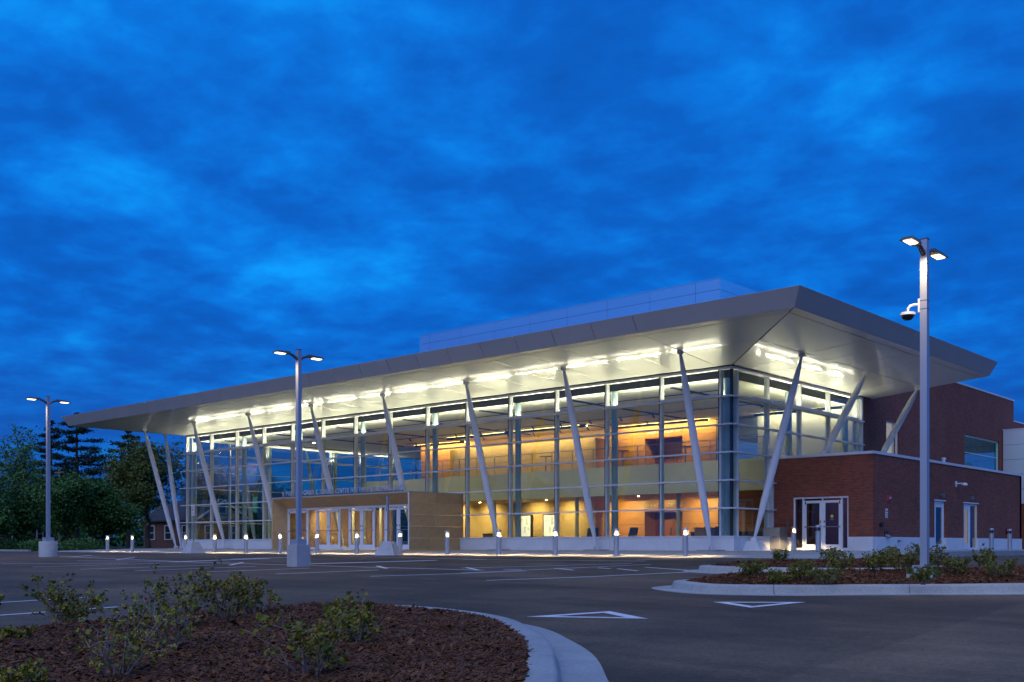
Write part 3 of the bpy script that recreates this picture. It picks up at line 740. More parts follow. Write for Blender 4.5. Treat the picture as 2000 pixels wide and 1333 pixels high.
for i in range(8):
    bx('door_jamb', X[i]-.04, X[i]+.04, DPV-.04, DPV+.06, 0, 2.238, 'white_paint', B)
for i in (0, 2, 4, 6):
    a, b = X[i]+.045, X[i+1]-.045; mdl = (a+b)/2
    leaf(a, mdl-.03, DPV, B, -1); leaf(mdl+.03, b, DPV, B, 1)
    bx('door_post', mdl-.022, mdl+.022, DPV-.03, DPV+.04, 0.02, 2.236, 'white_paint', B)
for i in (1, 3, 5):
    a, b = X[i]+.045, X[i+1]-.045
    bx('sidelight', a, b, DPV-.003, DPV+.003, 0.12, 2.23, 'glass_door', B)
    bx('sidelight_rail', a, b, DPV-.035, DPV+.035, 0.01, 0.115, 'white_paint', B)
bx('portal_return', -16.88, PU1-.07, DPV-.02, DPV+.05, 0, 2.238, 'white_paint', B)
# vestibule interior: stone side wall, inner door line
for r in range(4): bx('stone_panel', PU0+.36, PU0+.42, DPV+.08, 2.5, r*0.72+.004, r*0.72+.716, 'limestone', B)
for k in range(3): bx('stone_panel', PU0+.45+k*1.1, PU0+1.54+k*1.1, 2.0, 2.06, 0.03, 2.35, 'limestone', B)
bx('vestibule_ceiling', PU0+.1, PU1-.1, DPV+.07, -0.05, 2.40, 2.46, 'drywall', B)
for k in range(5):
    u = -26.3+2.3*k
    ob('downlight', MB().lathe([(0.0001, 2.392), (0.07, 2.392), (0.075, 2.3985)], 14, (u, -1.6)), 'downlight', B)
for k, u in enumerate((-24.8, -22.4, -19.9)): bx('inner_mullion', u-.05, u+.05, -0.4, -0.3, 0.03, 2.4, 'white_paint', B)
# letters along the hood: one part per letter
sign = thing('roof_letters_sign', 'row of upright metal capital letters on dark rail above the entrance doors', 'sign', (PU0, PV, PZ+.03))
bx('rail', 0.75, 11.3, 0.005, 0.06, 0.012, 0.05, 'sign_dark', sign)
TXT = 'A. PAUL AND CAROL C. SCHAAP CENTER FOR THE PERFORMING ARTS'
def word_letters(txt, x, step, size, parent, y, z, m, ext, rotz=0.0):
    wid = {'I': .42, '.': .34, ' ': .45, 'M': 1.22, 'N': 1.12, 'O': 1.1, 'G': 1.1, 'L': .82, 'E': .86, 'F': .8, 'C': 1.05, 'D': 1.08, 'H': 1.1, 'U': 1.08}
    cache = {}
    for ch in txt:
        w = wid.get(ch, 1.0)*step
        if ch != ' ':
            if ch not in cache: cache[ch] = text_mesh('letter', ch, size, m, ext, bold=0.008)
            link('letter', cache[ch], parent, (x, y, z), (R_(90), 0, rotz)).scale = (0.66, 1, 1)
        x += w*math.cos(rotz)
    return x
word_letters(TXT, 1.0, 0.2035, 0.40, sign, 0.035, 0.05, 'letter_metal', 0.02)

# ---- brick wing on the right
BV, BU, BE = 3.64, 4.66, 23.7
def wall_x(v, th, x0, x1, z0, z1, holes, m, name='brick_wall'):
    """wall facing -v with rectangular holes (x0,x1,z0,z1), as one mesh of butted boxes"""
    mb = MB(); xs = sorted({x0, x1, *[h[0] for h in holes], *[h[1] for h in holes]})
    for a, b in zip(xs[:-1], xs[1:]):
        hs = [h for h in holes if h[0] <= a and h[1] >= b]; z = z0
        for h in sorted(hs, key=lambda q: q[2]):
            if h[2] > z: mb.box(a, b, v, v+th, z, h[2])
            z = h[3]
        if z1 > z: mb.box(a, b, v, v+th, z, z1)
    return ob(name, mb, m, B)
def wall_y(u, th, y0, y1, z0, z1, holes, m, name='brick_wall'):
    mb = MB(); ys = sorted({y0, y1, *[h[0] for h in holes], *[h[1] for h in holes]})
    for a, b in zip(ys[:-1], ys[1:]):
        hs = [h for h in holes if h[0] <= a and h[1] >= b]; z = z0
        for h in sorted(hs, key=lambda q: q[2]):
            if h[2] > z: mb.box(u-th, u, a, b, z, h[2])
            z = h[3]
        if z1 > z: mb.box(u-th, u, a, b, z, z1)
    return ob(name, mb, m, B)
wall_x(BV, 0.30, 0.05, BU-.301, 0.6, 4.12, [(0.98, 3.57, 0.6, 2.37)], 'brick_front')
ob('brick_wall', MB().box(BU-.30, BU-.001, BV, BV+.30, 0.6, 4.12), 'brick_front', B)
wall_y(BU, 0.30, BV+.301, BE, 0.6, 4.12, [(10.6, 12.0, 0.6, 2.36), (14.5, 16.6, 0.6, 2.34)], 'brick_side')
ob('brick_wall', MB().box(0.05, BU, BE-.3, BE+.0, 0.0, 4.12), 'brick_front', B)
for a, b in ((0.05, 0.975), (3.575, BU+.006)): bx('base_stone', a, b, BV-.03, BV+.29, 0, 0.596, 'precast', B)
for a, b in ((BV+.295, 7.0), (7.012, 10.59), (12.01, 14.49), (16.61, 20.0), (20.012, BE)): bx('base_stone', BU-.29, BU+.03, a, b, 0, 0.596, 'precast', B)
bx('coping', -0.02, BU+.05, BV-.05, BV+.36, 4.125, 4.24, 'precast', B); bx('coping', BU-.36, BU+.05, BV+.362, BE+.05, 4.125, 4.24, 'precast', B)
bx('terrace_roof', 0.05, BU-.37, BV+.37, BE, 4.0, 4.10, 'precast', B)
# glazed double door in the brick wing
fu0, fu1 = 0.98, 3.57
bx('door_head', fu0, fu1, BV+.05, BV+.17, 2.29, 2.365, 'white_paint', B)
for a in (fu0, fu1-.07, fu0+.42, fu1-.36): bx('door_jamb', a, a+.07, BV+.05, BV+.17, 0, 2.288, 'white_paint', B)
la, lb = fu0+.50, fu1-.37; lm = (la+lb)/2
leaf(la, lm-.03, BV+.10, B, -1); dd = leaf(lm+.03, lb, BV+.10, B, 1)
bx('door_post', lm-.025, lm+.025, BV+.06, BV+.16, 0.02, 2.286, 'white_paint', B)
ob('sticker', MB().tube((lm+.44, BV+.093, 1.50), (lm+.44, BV+.0955, 1.50), 0.075, n=18), 'sign_yellow', dd)
ob('sticker', MB().box(lm+.36, lm+.52, BV+.093, BV+.0955, 1.33, 1.395), 'sign_blue', dd)
for a, b in ((fu0+.075, fu0+.415), (fu1-.285, fu1-.075)):
    bx('sidelight', a, b, BV+.10, BV+.106, 0.12, 2.28, 'glass_door', B); bx('sidelight_rail', a, b, BV+.07, BV+.14, 0.01, 0.115, 'white_paint', B)
# service doors on the side
for a, b, glow in ((10.6, 12.0, 0), (14.5, 16.6, 1)):
    mb = MB(); u = BU-.12
    mb.box(u-.05, u+.05, a, a+.07, 0, 2.33).box(u-.05, u+.05, b-.07, b, 0, 2.33).box(u-.05, u+.05, a+.07, b-.07, 2.25, 2.33)
    if b-a > 2: mb.box(u-.05, u+.05, a+1.05, a+1.13, 0, 2.25).box(u-.04, u+.04, a+1.13, b-.07, 0.0, 0.12)
    f_ = ob('door_frame', mb, 'white_paint', B)
    e1 = a+1.05 if b-a > 2 else b-.07
    d_ = ob('door', MB().box(u-.03, u+.03, a+.075, a+.40, 0.02, 2.245).box(u-.03, u+.03, e1-.14, e1-.005, 0.02, 2.245).box(u-.03, u+.03, a+.40, e1-.14, 0.02, 0.3).box(u-.03, u+.03, a+.40, e1-.14, 2.05, 2.245), 'white_paint', B)
    ob('pane', MB().box(u-.004, u+.004, a+.40, e1-.14, 0.3, 2.05), 'glass_door', d_)
    if b-a > 2: bx('sidelight', u-.004, u+.004, a+1.13, b-.07, 0.12, 2.25, 'glass_door', B)
    if glow: bx('lit_room', BU-.9, BU-.85, a-.4, b+.9, 0.05, 2.5, 'window_glow', B)
    bx('stone_lintel', BU-.2, BU+.02, a-.05, b+.05, 2.345, 2.40, 'white_paint', B)
# upper brick wall behind the terrace
wall_y(0.0, 0.30, 13.15, 37.8, 0.0, 10.2, [(16.2, 18.0, 4.3, 7.0), (28.2, 34.8, 4.2, 7.2)], 'brick_side')
wall_y(-0.001, 0.30, 37.81, 62, 0.0, 8.8, [], 'brick_side')
bx('coping', -0.34, 0.04, 13.15, 37.84, 10.205, 10.30, 'precast', B); bx('coping', -0.34, 0.03, 37.85, 62, 8.805, 8.88, 'precast', B)
bx('upper_roof', -20, -0.31, 14.2, 60, 8.6, 8.75, 'joint_dark', B)
w_ = ob('window', MB().box(-.22, -.12, 16.2, 16.28, 4.3, 7.0).box(-.22, -.12, 17.92, 18.0, 4.3, 7.0).box(-.22, -.12, 16.28, 17.92, 6.92, 7.0).box(-.22, -.12, 17.45, 17.5, 4.3, 6.92), 'white_paint', B)
ob('pane', MB().box(-.18, -.175, 16.28, 17.92, 4.3, 6.92), 'glass_clear', w_)
ob('blind', MB().box(-.45, -.44, 16.22, 17.98, 4.3, 7.0), 'window_glow', w_)  # light of the room behind is put in as the blind's own glow
w_ = ob('window', MB().box(-.22, -.10, 28.2, 28.28, 4.2, 7.2).box(-.22, -.10, 34.7, 34.8, 4.2, 7.2).box(-.22, -.10, 28.28, 34.7, 7.1, 7.2), 'aluminium', B)
for k in range(5):
    a = 28.29 + k*1.283
    ob('pane', MB().box(-.16, -.15, a+.012, a+1.27, 4.2, 7.1), 'glass_teal', w_)
for z_ in (5.15, 6.1): ob('glazing_bar', MB().box(-.165, -.145, 28.29, 34.69, z_-.02, z_+.02), 'aluminium', w_)
ob('room_back', MB().box(-2.6, -2.5, 28, 35, 4.2, 7.2), 'teal_room_glow', w_)  # wall given a teal glow to stand in for room light
for k in range(4): ob('cabinet', MB().box(-2.4, -1.2, 28.8+k*1.6, 29.9+k*1.6, 4.2, 6.4-k*.35), 'annex_panel', w_)
# ---- pale panel annex at the far right
AN = thing('panel_annex', 'pale grey metal-panel annex block beyond the brick wing at right edge', 'building', (5, 35.4, 0))
for r in range(5):
    for k in range(3): bx('wall_panel', -4.95+k*3.4, -1.565+k*3.4, 0, 0.06, 3.0+r*1.0+.01, 4.0+r*1.0-.012, 'annex_panel', AN)
bx('wall_core', -4.94, 5.2, 0.061, 8, 0.0, 7.97, 'joint_dark', AN)
ob('brick_wall', MB().box(-4.95, 5.2, 0.2-.15, 0.06, -0.3, 2.98), 'brick_front', AN)
bx('wall_cap', -5.0, 5.25, -0.02, 8, 7.995, 8.06, 'annex_panel', AN)

# ---- inside the hall
bx('lobby_floor', UL+.2, -0.35, 0.14, 22.0, 0.01, 0.04, 'floor_terrazzo', B)
CZ = 7.52
# main ceiling with its front edge lit by the uplights
ob('lobby_ceiling', MB().box(UL+.55, -0.55, 0.56, 22.0, CZ, CZ+.08), 'drywall', B)
bx('ceiling_edge', UL+.55, -0.55, 0.50, 0.555, CZ+.0, CZ+.38, 'black_slot', B)
bx('ceiling_edge', -0.545, -0.49, 0.50, 13.0, CZ, CZ+.38, 'black_slot', B)
bx('ceiling_void', UL+.3, -0.26, 0.24, 21.9, 7.905, 7.92, 'black_slot', B)
for k in range(7):
    u = -3.9 - 6.13*k
    bx('ceiling_track', u-.09, u+.09, 1.3, 12.4, CZ-.05, CZ-.003, 'black_slot', B)
for v, a, b in ((3.2, UL+2, -2), (8.6, -33, -1.6), (11.2, -33, -9)):
    t_ = bx('ceiling_track', a, b, v-.05, v+.05, CZ-.075, CZ-.052, 'black_slot', B)
    if v > 8:
        for k in range(int((b-a)/2.2)):
            x = a+1.0+2.2*k - (a+b)/2
            ob('track_head', MB().tube((x, 0, -.02), (x+.02, .16, -.17), 0.045, n=10), 'black_slot', t_)
# back wall: wood panels on both floors
def wood_wall(u0, u1, v, z0, z1, pw, ph, holes=()):
    n = max(1, round((u1-u0)/pw)); m = max(1, round((z1-z0)/ph))
    for i in range(n):
        for j in range(m):
            a, b = u0+(u1-u0)*i/n, u0+(u1-u0)*(i+1)/n; c, d = z0+(z1-z0)*j/m, z0+(z1-z0)*(j+1)/m
            if any(a < h[1]-.05 and b > h[0]+.05 and c < h[2]-.05 for h in holes): continue
            bx('wood_panel', a+.008, b-.008, v, v+.03, c+.008, d-.008, 'wood_panel', B)
    bx('wall_backing', u0, u1, v+.04, v+.08, z0, z1, 'joint_dark', B) if not holes else None
F2 = 4.45
wood_wall(-33.7, -13.8, 13.3, F2, CZ, 3.0, 0.75)
wood_wall(-13.8, -11.1, 13.3, 6.75, CZ, 2.7, 0.7); wood_wall(-11.1, -8.8, 13.3, F2, CZ, 2.3, 0.75)
wood_wall(-15.8, -13.8, 13.3, 0.04, 2.95, 2.0, 0.75); wood_wall(-13.8, -11.1, 13.3, 2.25, 2.95, 2.7, 0.7); wood_wall(-11.1, -0.4, 13.3, 0.04, 2.95, 2.7, 0.75)
# recessed theatre doors on both floors
for z in (0.04, F2):
    h_ = 2.30
    bx('door_reveal', -13.85, -13.8, 13.3, 14.5, z, z+h_, 'wood_panel', B); bx('door_reveal', -11.1, -11.05, 13.3, 14.5, z, z+h_, 'wood_panel', B)
    bx('door_lintel', -13.8, -11.1, 13.3, 14.5, z+h_-.06, z+h_, 'wood_door', B)
    for a in (-13.78, -12.44):
        d_ = bx('door', a, a+1.32, 14.4, 14.46, z+.01, z+2.2, 'wood_door', B)
        ob('handle', MB().box(.45 if a < -13 else -.49, .49 if a < -13 else -.45, -.09, -.05, .85, 1.25), 'steel_rail', d_)
    tm = text_mesh('wall_letters', 'THEATER NORTH', 0.30, 'sign_white', 0.012, 'CENTER')
    link('wall_letters', tm, B, (-12.5, 13.27, z+2.50), (R_(90), 0, 0))
# end wall upstairs: blind slats added to imitate sky reflected in the glass, then a plain white wall
bx('white_wall', -6.1, -0.35, 13.2, 13.28, F2, CZ, 'drywall', B)
for k in range(38): bx('reflection_blind_slat', -8.7, -6.15, 13.2, 13.235, F2+.15+.074*k, F2+.155+.074*k+.03, 'round_column_paint', B)
# limestone core wall
def stone_wall(u0, u1, v, z0, z1, pw, ph):
    m = round((z1-z0)/ph)
    for j in range(m):
        c, d = z0+(z1-z0)*j/m, z0+(z1-z0)*(j+1)/m; x = u0; first = True
        while x < u1-.05:
            w = pw*(0.5 if first and j % 2 else 1.0); first = False
            y = min(x+w, u1); y = u1 if u1-y < 0.25 else y
            bx('stone_panel', x+.004, y-.004, v, v+.04, c+.004, d-.004, 'limestone', B); x = y
stone_wall(-28.3, -15.8, 11.0, 0.04, 2.95, 1.55, 0.58); stone_wall(-28.3, -15.8, 11.0, F2, 6.75, 1.55, 0.58)
bx('core_wall', -28.25, -15.82, 11.06, 13.2, 0.04, 6.74, 'limestone', B)
bx('inner_partition', -0.12, -0.04, 3.66, 13.1, 0.02, 4.2, 'wood_door', B)
bx('wing_back_wall', 0.06, BU-.31, 7.0, 7.08, 0.02, 4.0, 'wood_door', B)
bx('wing_floor', 0.05, BU-.31, BV+.31, BE-.31, 0.005, 0.03, 'floor_terrazzo', B)
stone_wall(-33.0, -28.4, 11.5, 0.04, 2.95, 1.55, 0.58)
# balcony
bx('upper_floor', -32.0, -2.0, 6.6, 13.29, 4.30, F2, 'floor_terrazzo', B)
bw = [-32.0, -26.0, -20.0, -14.0, -8.0, -2.0]
for i in range(5): bx('balcony_front', bw[i]+.004, bw[i+1]-.004, 6.5, 6.59, 2.94, 4.5, 'balcony_white', B)
bx('balcony_end', -2.095, -2.0, 6.6, 13.2, 2.94, 4.5, 'balcony_white', B); bx('balcony_end', -32.0, -31.9, 6.6, 13.2, 2.94, 4.5, 'balcony_white', B)
for k in range(16): bx('ceiling_plank', -31.9, -2.1, 6.62+.42*k, 6.62+.42*k+.41, 2.95, 2.98, 'wood_ceiling', B)
for k in range(21):
    u = -31.9 + 1.49*k
    bx('railing_post', u-.02, u+.02, 6.53, 6.56, 4.505, 5.52, 'steel_rail', B)
for z, t in ((5.52, .045), (5.2, .014), (4.95, .014), (4.7, .014)): bx('handrail', -32, -2.05, 6.525, 6.565, z, z+t, 'steel_rail', B)
# stair flight at the left of the balcony
st = MB()
for k in range(14): st.box(-36.2+.29*k, -35.88+.29*k, 8.2, 10.0, 0.3*k+.14, 0.3*k+.30)
st.hexa([(-36.2, 8.1, .05), (-32.2, 8.1, 4.1), (-32.2, 8.18, 4.1), (-36.2, 8.18, .05)], [(-36.2, 8.1, .40), (-32.2, 8.1, 4.45), (-32.2, 8.18, 4.45), (-36.2, 8.18, .40)])
ob('stair', st, 'balcony_white', B)

def spot(name, loc, to, power, col=WARM, size=75, blend=0.7, parent=None):
    l = bpy.data.lights.new(name, 'SPOT'); l.energy = power; l.color = col; l.spot_size = R_(size); l.spot_blend = blend; l.shadow_soft_size = 0.05
    o = bpy.data.objects.new(name, l); COL.objects.link(o); o.location = loc
    o.rotation_euler = (Vector(to)-Vector(loc)).to_track_quat('-Z', 'Y').to_euler()
    o.parent = B
    return o
AMB = (1.0, 0.64, 0.18)
def wall_strip(u0, u1, v, z, em='cove_strip'):
    """linear wall grazer: emitting face turned to the wall behind a baffle"""
    h = bx('wall_grazer', u0, u1, v-.10, v-.08, z-.10, z+.05, 'black_slot', B)
    w = (u1-u0)/2
    ob('light_strip', MB().quad((-w+.02, .03, .02), (w-.02, .03, .02), (w-.02, .09, .10), (-w+.02, .09, .10)), em, h)
wall_strip(-33.6, -28.5, 12.7, CZ-.06); wall_strip(-15.4, -8.9, 12.7, CZ-.06); wall_strip(-28.0, -16.0, 10.45, CZ-.06, 'cove_stone')
wall_strip(-6.0, -0.6, 12.7, CZ-.06, 'cove_soft')
for u in (-27.2, -24.4, -20.3, -17.6): spot('wall_washer', (u, 9.6, 2.9), (u, 11.0, 1.25), 400, (1.0, 0.78, 0.28), 125, 1.0)
for u in (-14.9, -9.6): spot('wall_washer', (u, 11.6, 2.9), (u, 13.3, 1.5), 520, AMB, 125, 1.0)
spot('wall_washer', (-12.4, 12.0, 2.9), (-12.4, 13.3, 2.3), 120, AMB, 125, 1.0)
for u in (-31.5, -29.4): spot('wall_washer', (u, 10.2, 2.9), (u, 11.5, 1.3), 170, (1.0, 0.78, 0.30), 120, 1.0)
for k in range(7):
    u = -5.5 - 5.8*k
    spot('lobby_fill_spot', (u, 3.2, CZ-.14), (u+.4, 5.2, 0.0), 430, (1.0, 0.86, 0.56), 130, 1.0)  # unseen fill spots, added so floor bounce brightens lobby and ceiling
for u in (-26.6, -24.2, -21.6): spot('vestibule_spot', (u, -1.2, 2.37), (u-.9, .2, 0.9), 190, (1.0, 0.76, 0.30), 130, 1.0)
spot('wing_spot', (2.4, 5.4, 3.6), (2.4, 6.6, 0.8), 60, (1.0, 0.72, 0.3), 120, 1.0)
# a few ceiling downlights over the lobby and under the balcony
def downlight(u, v, z, r=0.09): ob('downlight', MB().lathe([(0.0001, z-.006), (r, z-.006), (r+.01, z-.001)], 14, (u, v)), 'downlight', B)
for u, v in ((-13.0, 5.2), (-25.3, 5.6), (-37.5, 6.5)): downlight(u, v, CZ, .07)
for u in (-29, -23, -17.5, -10.8, -5.5): downlight(u, 8.4, 2.95, 0.05)

# ---- things inside the lobby
def bar_table(u, v, z, label):
    t = thing('bar_table', label, 'table', (u, v, z), group='bar tables on the balcony')
    ob('table_top', MB().lathe([(0.0001, 1.03), (0.37, 1.03), (0.38, 1.045), (0.38, 1.06), (0.0001, 1.07)], 24), 'table_top', t)
    ob('stem', MB().tube((0,0,.05), (0,0,1.03), 0.035, n=12), 'steel_rail', t)
    ob('foot', MB().lathe([(0.24, 0.0), (0.23, 0.025), (0.06, 0.06), (0.0001, 0.065)], 20), 'steel_rail', t)
bar_table(-17.2, 8.0, F2, 'tall round bar table on the balcony before the pale stone wall')
bar_table(-11.6, 8.0, F2, 'tall round bar table on the balcony left of the theater door')
bar_table(-7.6, 8.2, F2, 'tall round bar table on the balcony in front of the theater door')
bar_table(-5.6, 9.6, F2, 'tall round bar table on the balcony nearest the hall corner')
def notice(u, label, seed):
    b = thing('notice_board', label, 'notice board', (u, 10.78, 0.80), group='lobby notice boards')
    ob('board', MB().box(-.50, .50, -.02, .02, 0.0, 1.32), 'lightbox', b)
    ob('frame', MB().box(-.55, -.502, -.04, .16, -.05, 1.37).box(.502, .55, -.04, .16, -.05, 1.37).box(-.502, .502, -.04, .16, 1.322, 1.37).box(-.502, .502, -.04, .16, -.05, -.002), 'dark_frame', b)
    rr = random.Random(seed); pr = MB()
    for x, z0, n in ((-.36, 1.12, 6), (.10, 1.18, 14), (-.05, .62, 12), (.25, .55, 5)):
        for k in range(n): pr.box(x, x+.08+rr.random()*.16, -.0225, -.0205, z0-.035*k, z0-.035*k+.014)
    ob('print', pr, 'steel_rail', b)
notice(-21.3, 'tall white lit notice board left of the round lobby column', 1)
notice(-19.2, 'tall white lit notice board right of the round lobby column', 2)
def chair(u, v, rz, label):
    c = thing('lounge_chair', label, 'chair', (u, v, 0.04), (0, 0, rz), 'black lobby chairs')
    ob('seat', MB().box(-.32, .32, -.30, .30, .36, .46), 'chair_black', c)
    ob('backrest', MB().hexa([(-.32, .22, .46), (.32, .22, .46), (.32, .30, .46), (-.32, .30, .46)], [(-.30, .40, 1.08), (.30, .40, 1.08), (.30, .46, 1.08), (-.30, .46, 1.08)]), 'chair_black', c)
    for sx in (-1, 1):
        for sy in (-1, 1): ob('leg', MB().tube((sx*.28, sy*.26, 0), (sx*.26, sy*.24, .36), .018, n=8), 'steel_rail', c)
chair(-9.7, 2.6, 0.2, 'black lobby chair behind the glass beside the bollard, left of a pair')
chair(-7.5, 2.8, -0.3, 'black lobby chair behind the glass next to the leaning column foot')
chair(-2.6, 3.4, 0.4, 'black lobby chair behind the glass right of the wooden lectern')
le = thing('lectern', 'plain wooden lectern standing in the lobby near the theater doors', 'lectern', (-4.1, 4.5, 0.04))
ob('body', MB().box(-.42, .42, -.28, .28, 0, 1.0), 'wood_panel', le); ob('top', MB().box(-.48, .48, -.34, .34, 1.002, 1.05), 'wood_door', le)
bn = thing('recycling_bin', 'dark two-slot recycling bin against the stone lobby wall', 'bin', (-23.2, 9.6, 0.04))
ob('body', MB().box(-.45, .45, -.25, .25, 0, .88), 'steel_rail', bn); ob('lid', MB().box(-.47, .47, -.27, .27, .882, .95), 'chair_black', bn)
bench = thing('counter', 'long low black counter on the lobby floor by the corner', 'counter', (-4.6, 7.4, 0.04))
ob('top', MB().box(-2.0, 2.0, -.35, .35, .82, .88), 'chair_black', bench); ob('front', MB().box(-1.95, 1.95, -.33, .33, 0, .818), 'chair_black', bench)

# ================================================================== things outside
# ---- lit bollards along the drop-off kerb
def make_bollard(lit=True):
    t = link('bollard', None)
    ob('post', MB().lathe([(0.105, 0.0), (0.105, 0.795), (0.085, 0.812), (0.0001, 0.813)], 24), 'bollard_metal', t, smooth=True)
    ob('lens', MB().lathe([(0.0001, 0.8135), (0.05 if lit else .085, 0.8135), (0.055 if lit else .086, 0.86), (0.048 if lit else .085, 0.940), (0.0001, 0.9405)], 20), 'bollard_lens' if lit else 'plastic_black', t, smooth=True)
    ob('cap', MB().lathe([(0.0001, 0.957), (0.108, 0.957), (0.108, 1.02), (0.10, 1.035), (0.0001, 1.045)], 24), 'bollard_metal', t, smooth=True)
    for a in range(3):
        x, y = .098*math.cos(a*2.09+.5), .098*math.sin(a*2.09+.5); ob('cap_stay', MB().box(x-.006, x+.006, y-.006, y+.006, .79, .96), 'bollard_metal', t)
    if lit:
        l = bpy.data.lights.new('bollard_lamp', 'SPOT'); l.energy = 2300; l.spot_size = R_(140); l.spot_blend = 0.55; l.color = (1.0, 0.72, 0.36); l.shadow_soft_size = 0.085
        q = bpy.data.objects.new('bollard_lamp', l); COL.objects.link(q); q.parent = t; q.location = (0, 0, 0.945)
    return t
proto = make_bollard(); dark = make_bollard(False)
BL = [(-41.0, 'lit bollard farthest left, against the dark lawn and trees'), (-37.85, 'lit bollard second from the left, in front of the dark trees'),
 (-31.7, 'lit bollard just right of the two leftmost leaning columns'), (-28.65, 'lit bollard right behind the left sign post foot'), (-25.6, 'lit bollard between the left sign post and the stone portal'),
 (-22.5, 'lit bollard in front of the left stone cheek of the portal'), (-19.4, 'lit bollard just right of the central lamp post, before the entrance doors'), (-16.3, 'lit bollard in front of the middle entrance doors'),
 (-13.2, 'lit bollard beside the right sign post foot at the entrance'), (-10.1, 'lit bollard in front of the right stone side of the portal'), (-7.0, 'lit bollard overlapping the foot of the first leaning column right of the portal'),
 (-3.9, 'lit bollard in front of the lobby, left of the leaning column with black chairs behind'), (-0.85, 'lit bollard in front of the lit wooden lobby wall'), (2.25, 'lit bollard nearest the hall corner on the drop-off kerb')]
for i, (u, lab) in enumerate(BL):
    o = proto if i == 0 else copy_tree(proto)
    o.location = (u, -7.1, walk_z(-7.1)); tag(o, lab, 'bollard', 'lit bollards along the drop-off kerb')
o = copy_tree(proto); o.location = (1.55, 2.6, 0); tag(o, 'lit bollard beside the grey drop box at the brick wing', 'bollard', 'lit bollards by the hall corner')
for i, (u, v, lab) in enumerate([(4.25, -0.6, 'unlit bollard in front of the brick wing double door'), (6.5, 12.9, 'unlit bollard left of two near the side service doors'), (6.5, 15.6, 'unlit bollard right of two near the side service doors')]):
    o = dark if i == 0 else copy_tree(dark); o.location = (u, v, 0 if v > -.3 else walk_z(v)); tag(o, lab, 'bollard', 'unlit bollards by the brick wing')

# ---- parking lot lamp posts
def lamp_post(u, v, zb, ped, label, square=True, rise=6.1):
    t = thing('lamp_post', label, 'lamp post', (u, v, zb), group='parking lot lamp posts')
    if square: pm = MB().hexa([(-.265,-.265,-.35), (.265,-.265,-.35), (.265,.265,-.35), (-.265,.265,-.35)], [(-.255,-.255,ped), (.255,-.255,ped), (.255,.255,ped), (-.255,.255,ped)])
    else: pm = MB().lathe([(0.37, -0.35), (0.37, ped-.02), (0.355, ped), (0.0001, ped+.001)], 28)
    ob('pedestal', pm, 'base_concrete', t, smooth=not square)
    ob('base_cover', MB().box(-.175, .175, -.175, .175, ped+.002, ped+.17), 'pole_metal', t)
    w = .066; H = ped+rise
    p = ob('pole', MB().box(-w, w, -w, w, ped+.171, H), 'pole_metal', t)
    ob('pole_cap', MB().box(-w-.006, w+.006, -w-.006, w+.006, H+.001, H+.02), 'lamp_housing', p)
    for s in (-1, 1):
        zz = H - .28
        mb = MB()
        mb.path([(0, s*(w+.002), zz), (0, s*.22, zz+.09), (0, s*.40, zz+.14)], [.05, .045, .04], 8)
        hx, y0, y1 = .15, s*.36, s*.92
        mb.hexa([(-hx*.6, y0, zz+.10), (hx*.6, y0, zz+.10), (hx*.9, y1, zz+.10), (-hx*.9, y1, zz+.10)] if s > 0 else [(-hx*.9, y1, zz+.10), (hx*.9, y1, zz+.10), (hx*.6, y0, zz+.10), (-hx*.6, y0, zz+.10)],
                [(-hx*.4, y0, zz+.19), (hx*.4, y0, zz+.19), (hx*.6, y1-s*.06, zz+.16), (-hx*.6, y1-s*.06, zz+.16)] if s > 0 else [(-hx*.6, y1-s*.06, zz+.16), (hx*.6, y1-s*.06, zz+.16), (hx*.4, y0, zz+.19), (-hx*.4, y0, zz+.19)])
        h = ob('lamp_head', mb, 'lamp_housing', t)
        l = bpy.data.lights.new('street_lamp_light', 'SPOT'); l.energy = 140; l.color = (1.0, 0.74, 0.40); l.spot_size = R_(165); l.spot_blend = 0.5; l.shadow_soft_size = 0.05
        q = bpy.data.objects.new('street_lamp_light', l); COL.objects.link(q); q.parent = h; q.location = (0, s*.70, zz+.05)
        ob('lamp_lens', MB().hexa([(-.06, min(s*.56, s*.82), zz+.072), (.06, min(s*.56, s*.82), zz+.072), (.06, max(s*.56, s*.82), zz+.072), (-.06, max(s*.56, s*.82), zz+.072)], [(-.085, min(s*.53, s*.86), zz+.098), (.085, min(s*.53, s*.86), zz+.098), (.085, max(s*.53, s*.86), zz+.098), (-.085, max(s*.53, s*.86), zz+.098)]), 'lamp_lens', h)
    return t
lamp_post(-20.99, -19.91, A(-20.99,-19.91), 0.65, 'twin-headed lamp post on round concrete base at far left before the trees', False)
lamp_post(-3.83, -19.75, A(-3.83,-19.75), 0.68, 'twin-headed lamp post on square concrete base before the entrance doors')
rp = lamp_post(15.61, -19.42, A(15.61,-19.42), 0.30, 'tall nearest lamp post in the planted island at right', rise=6.44)
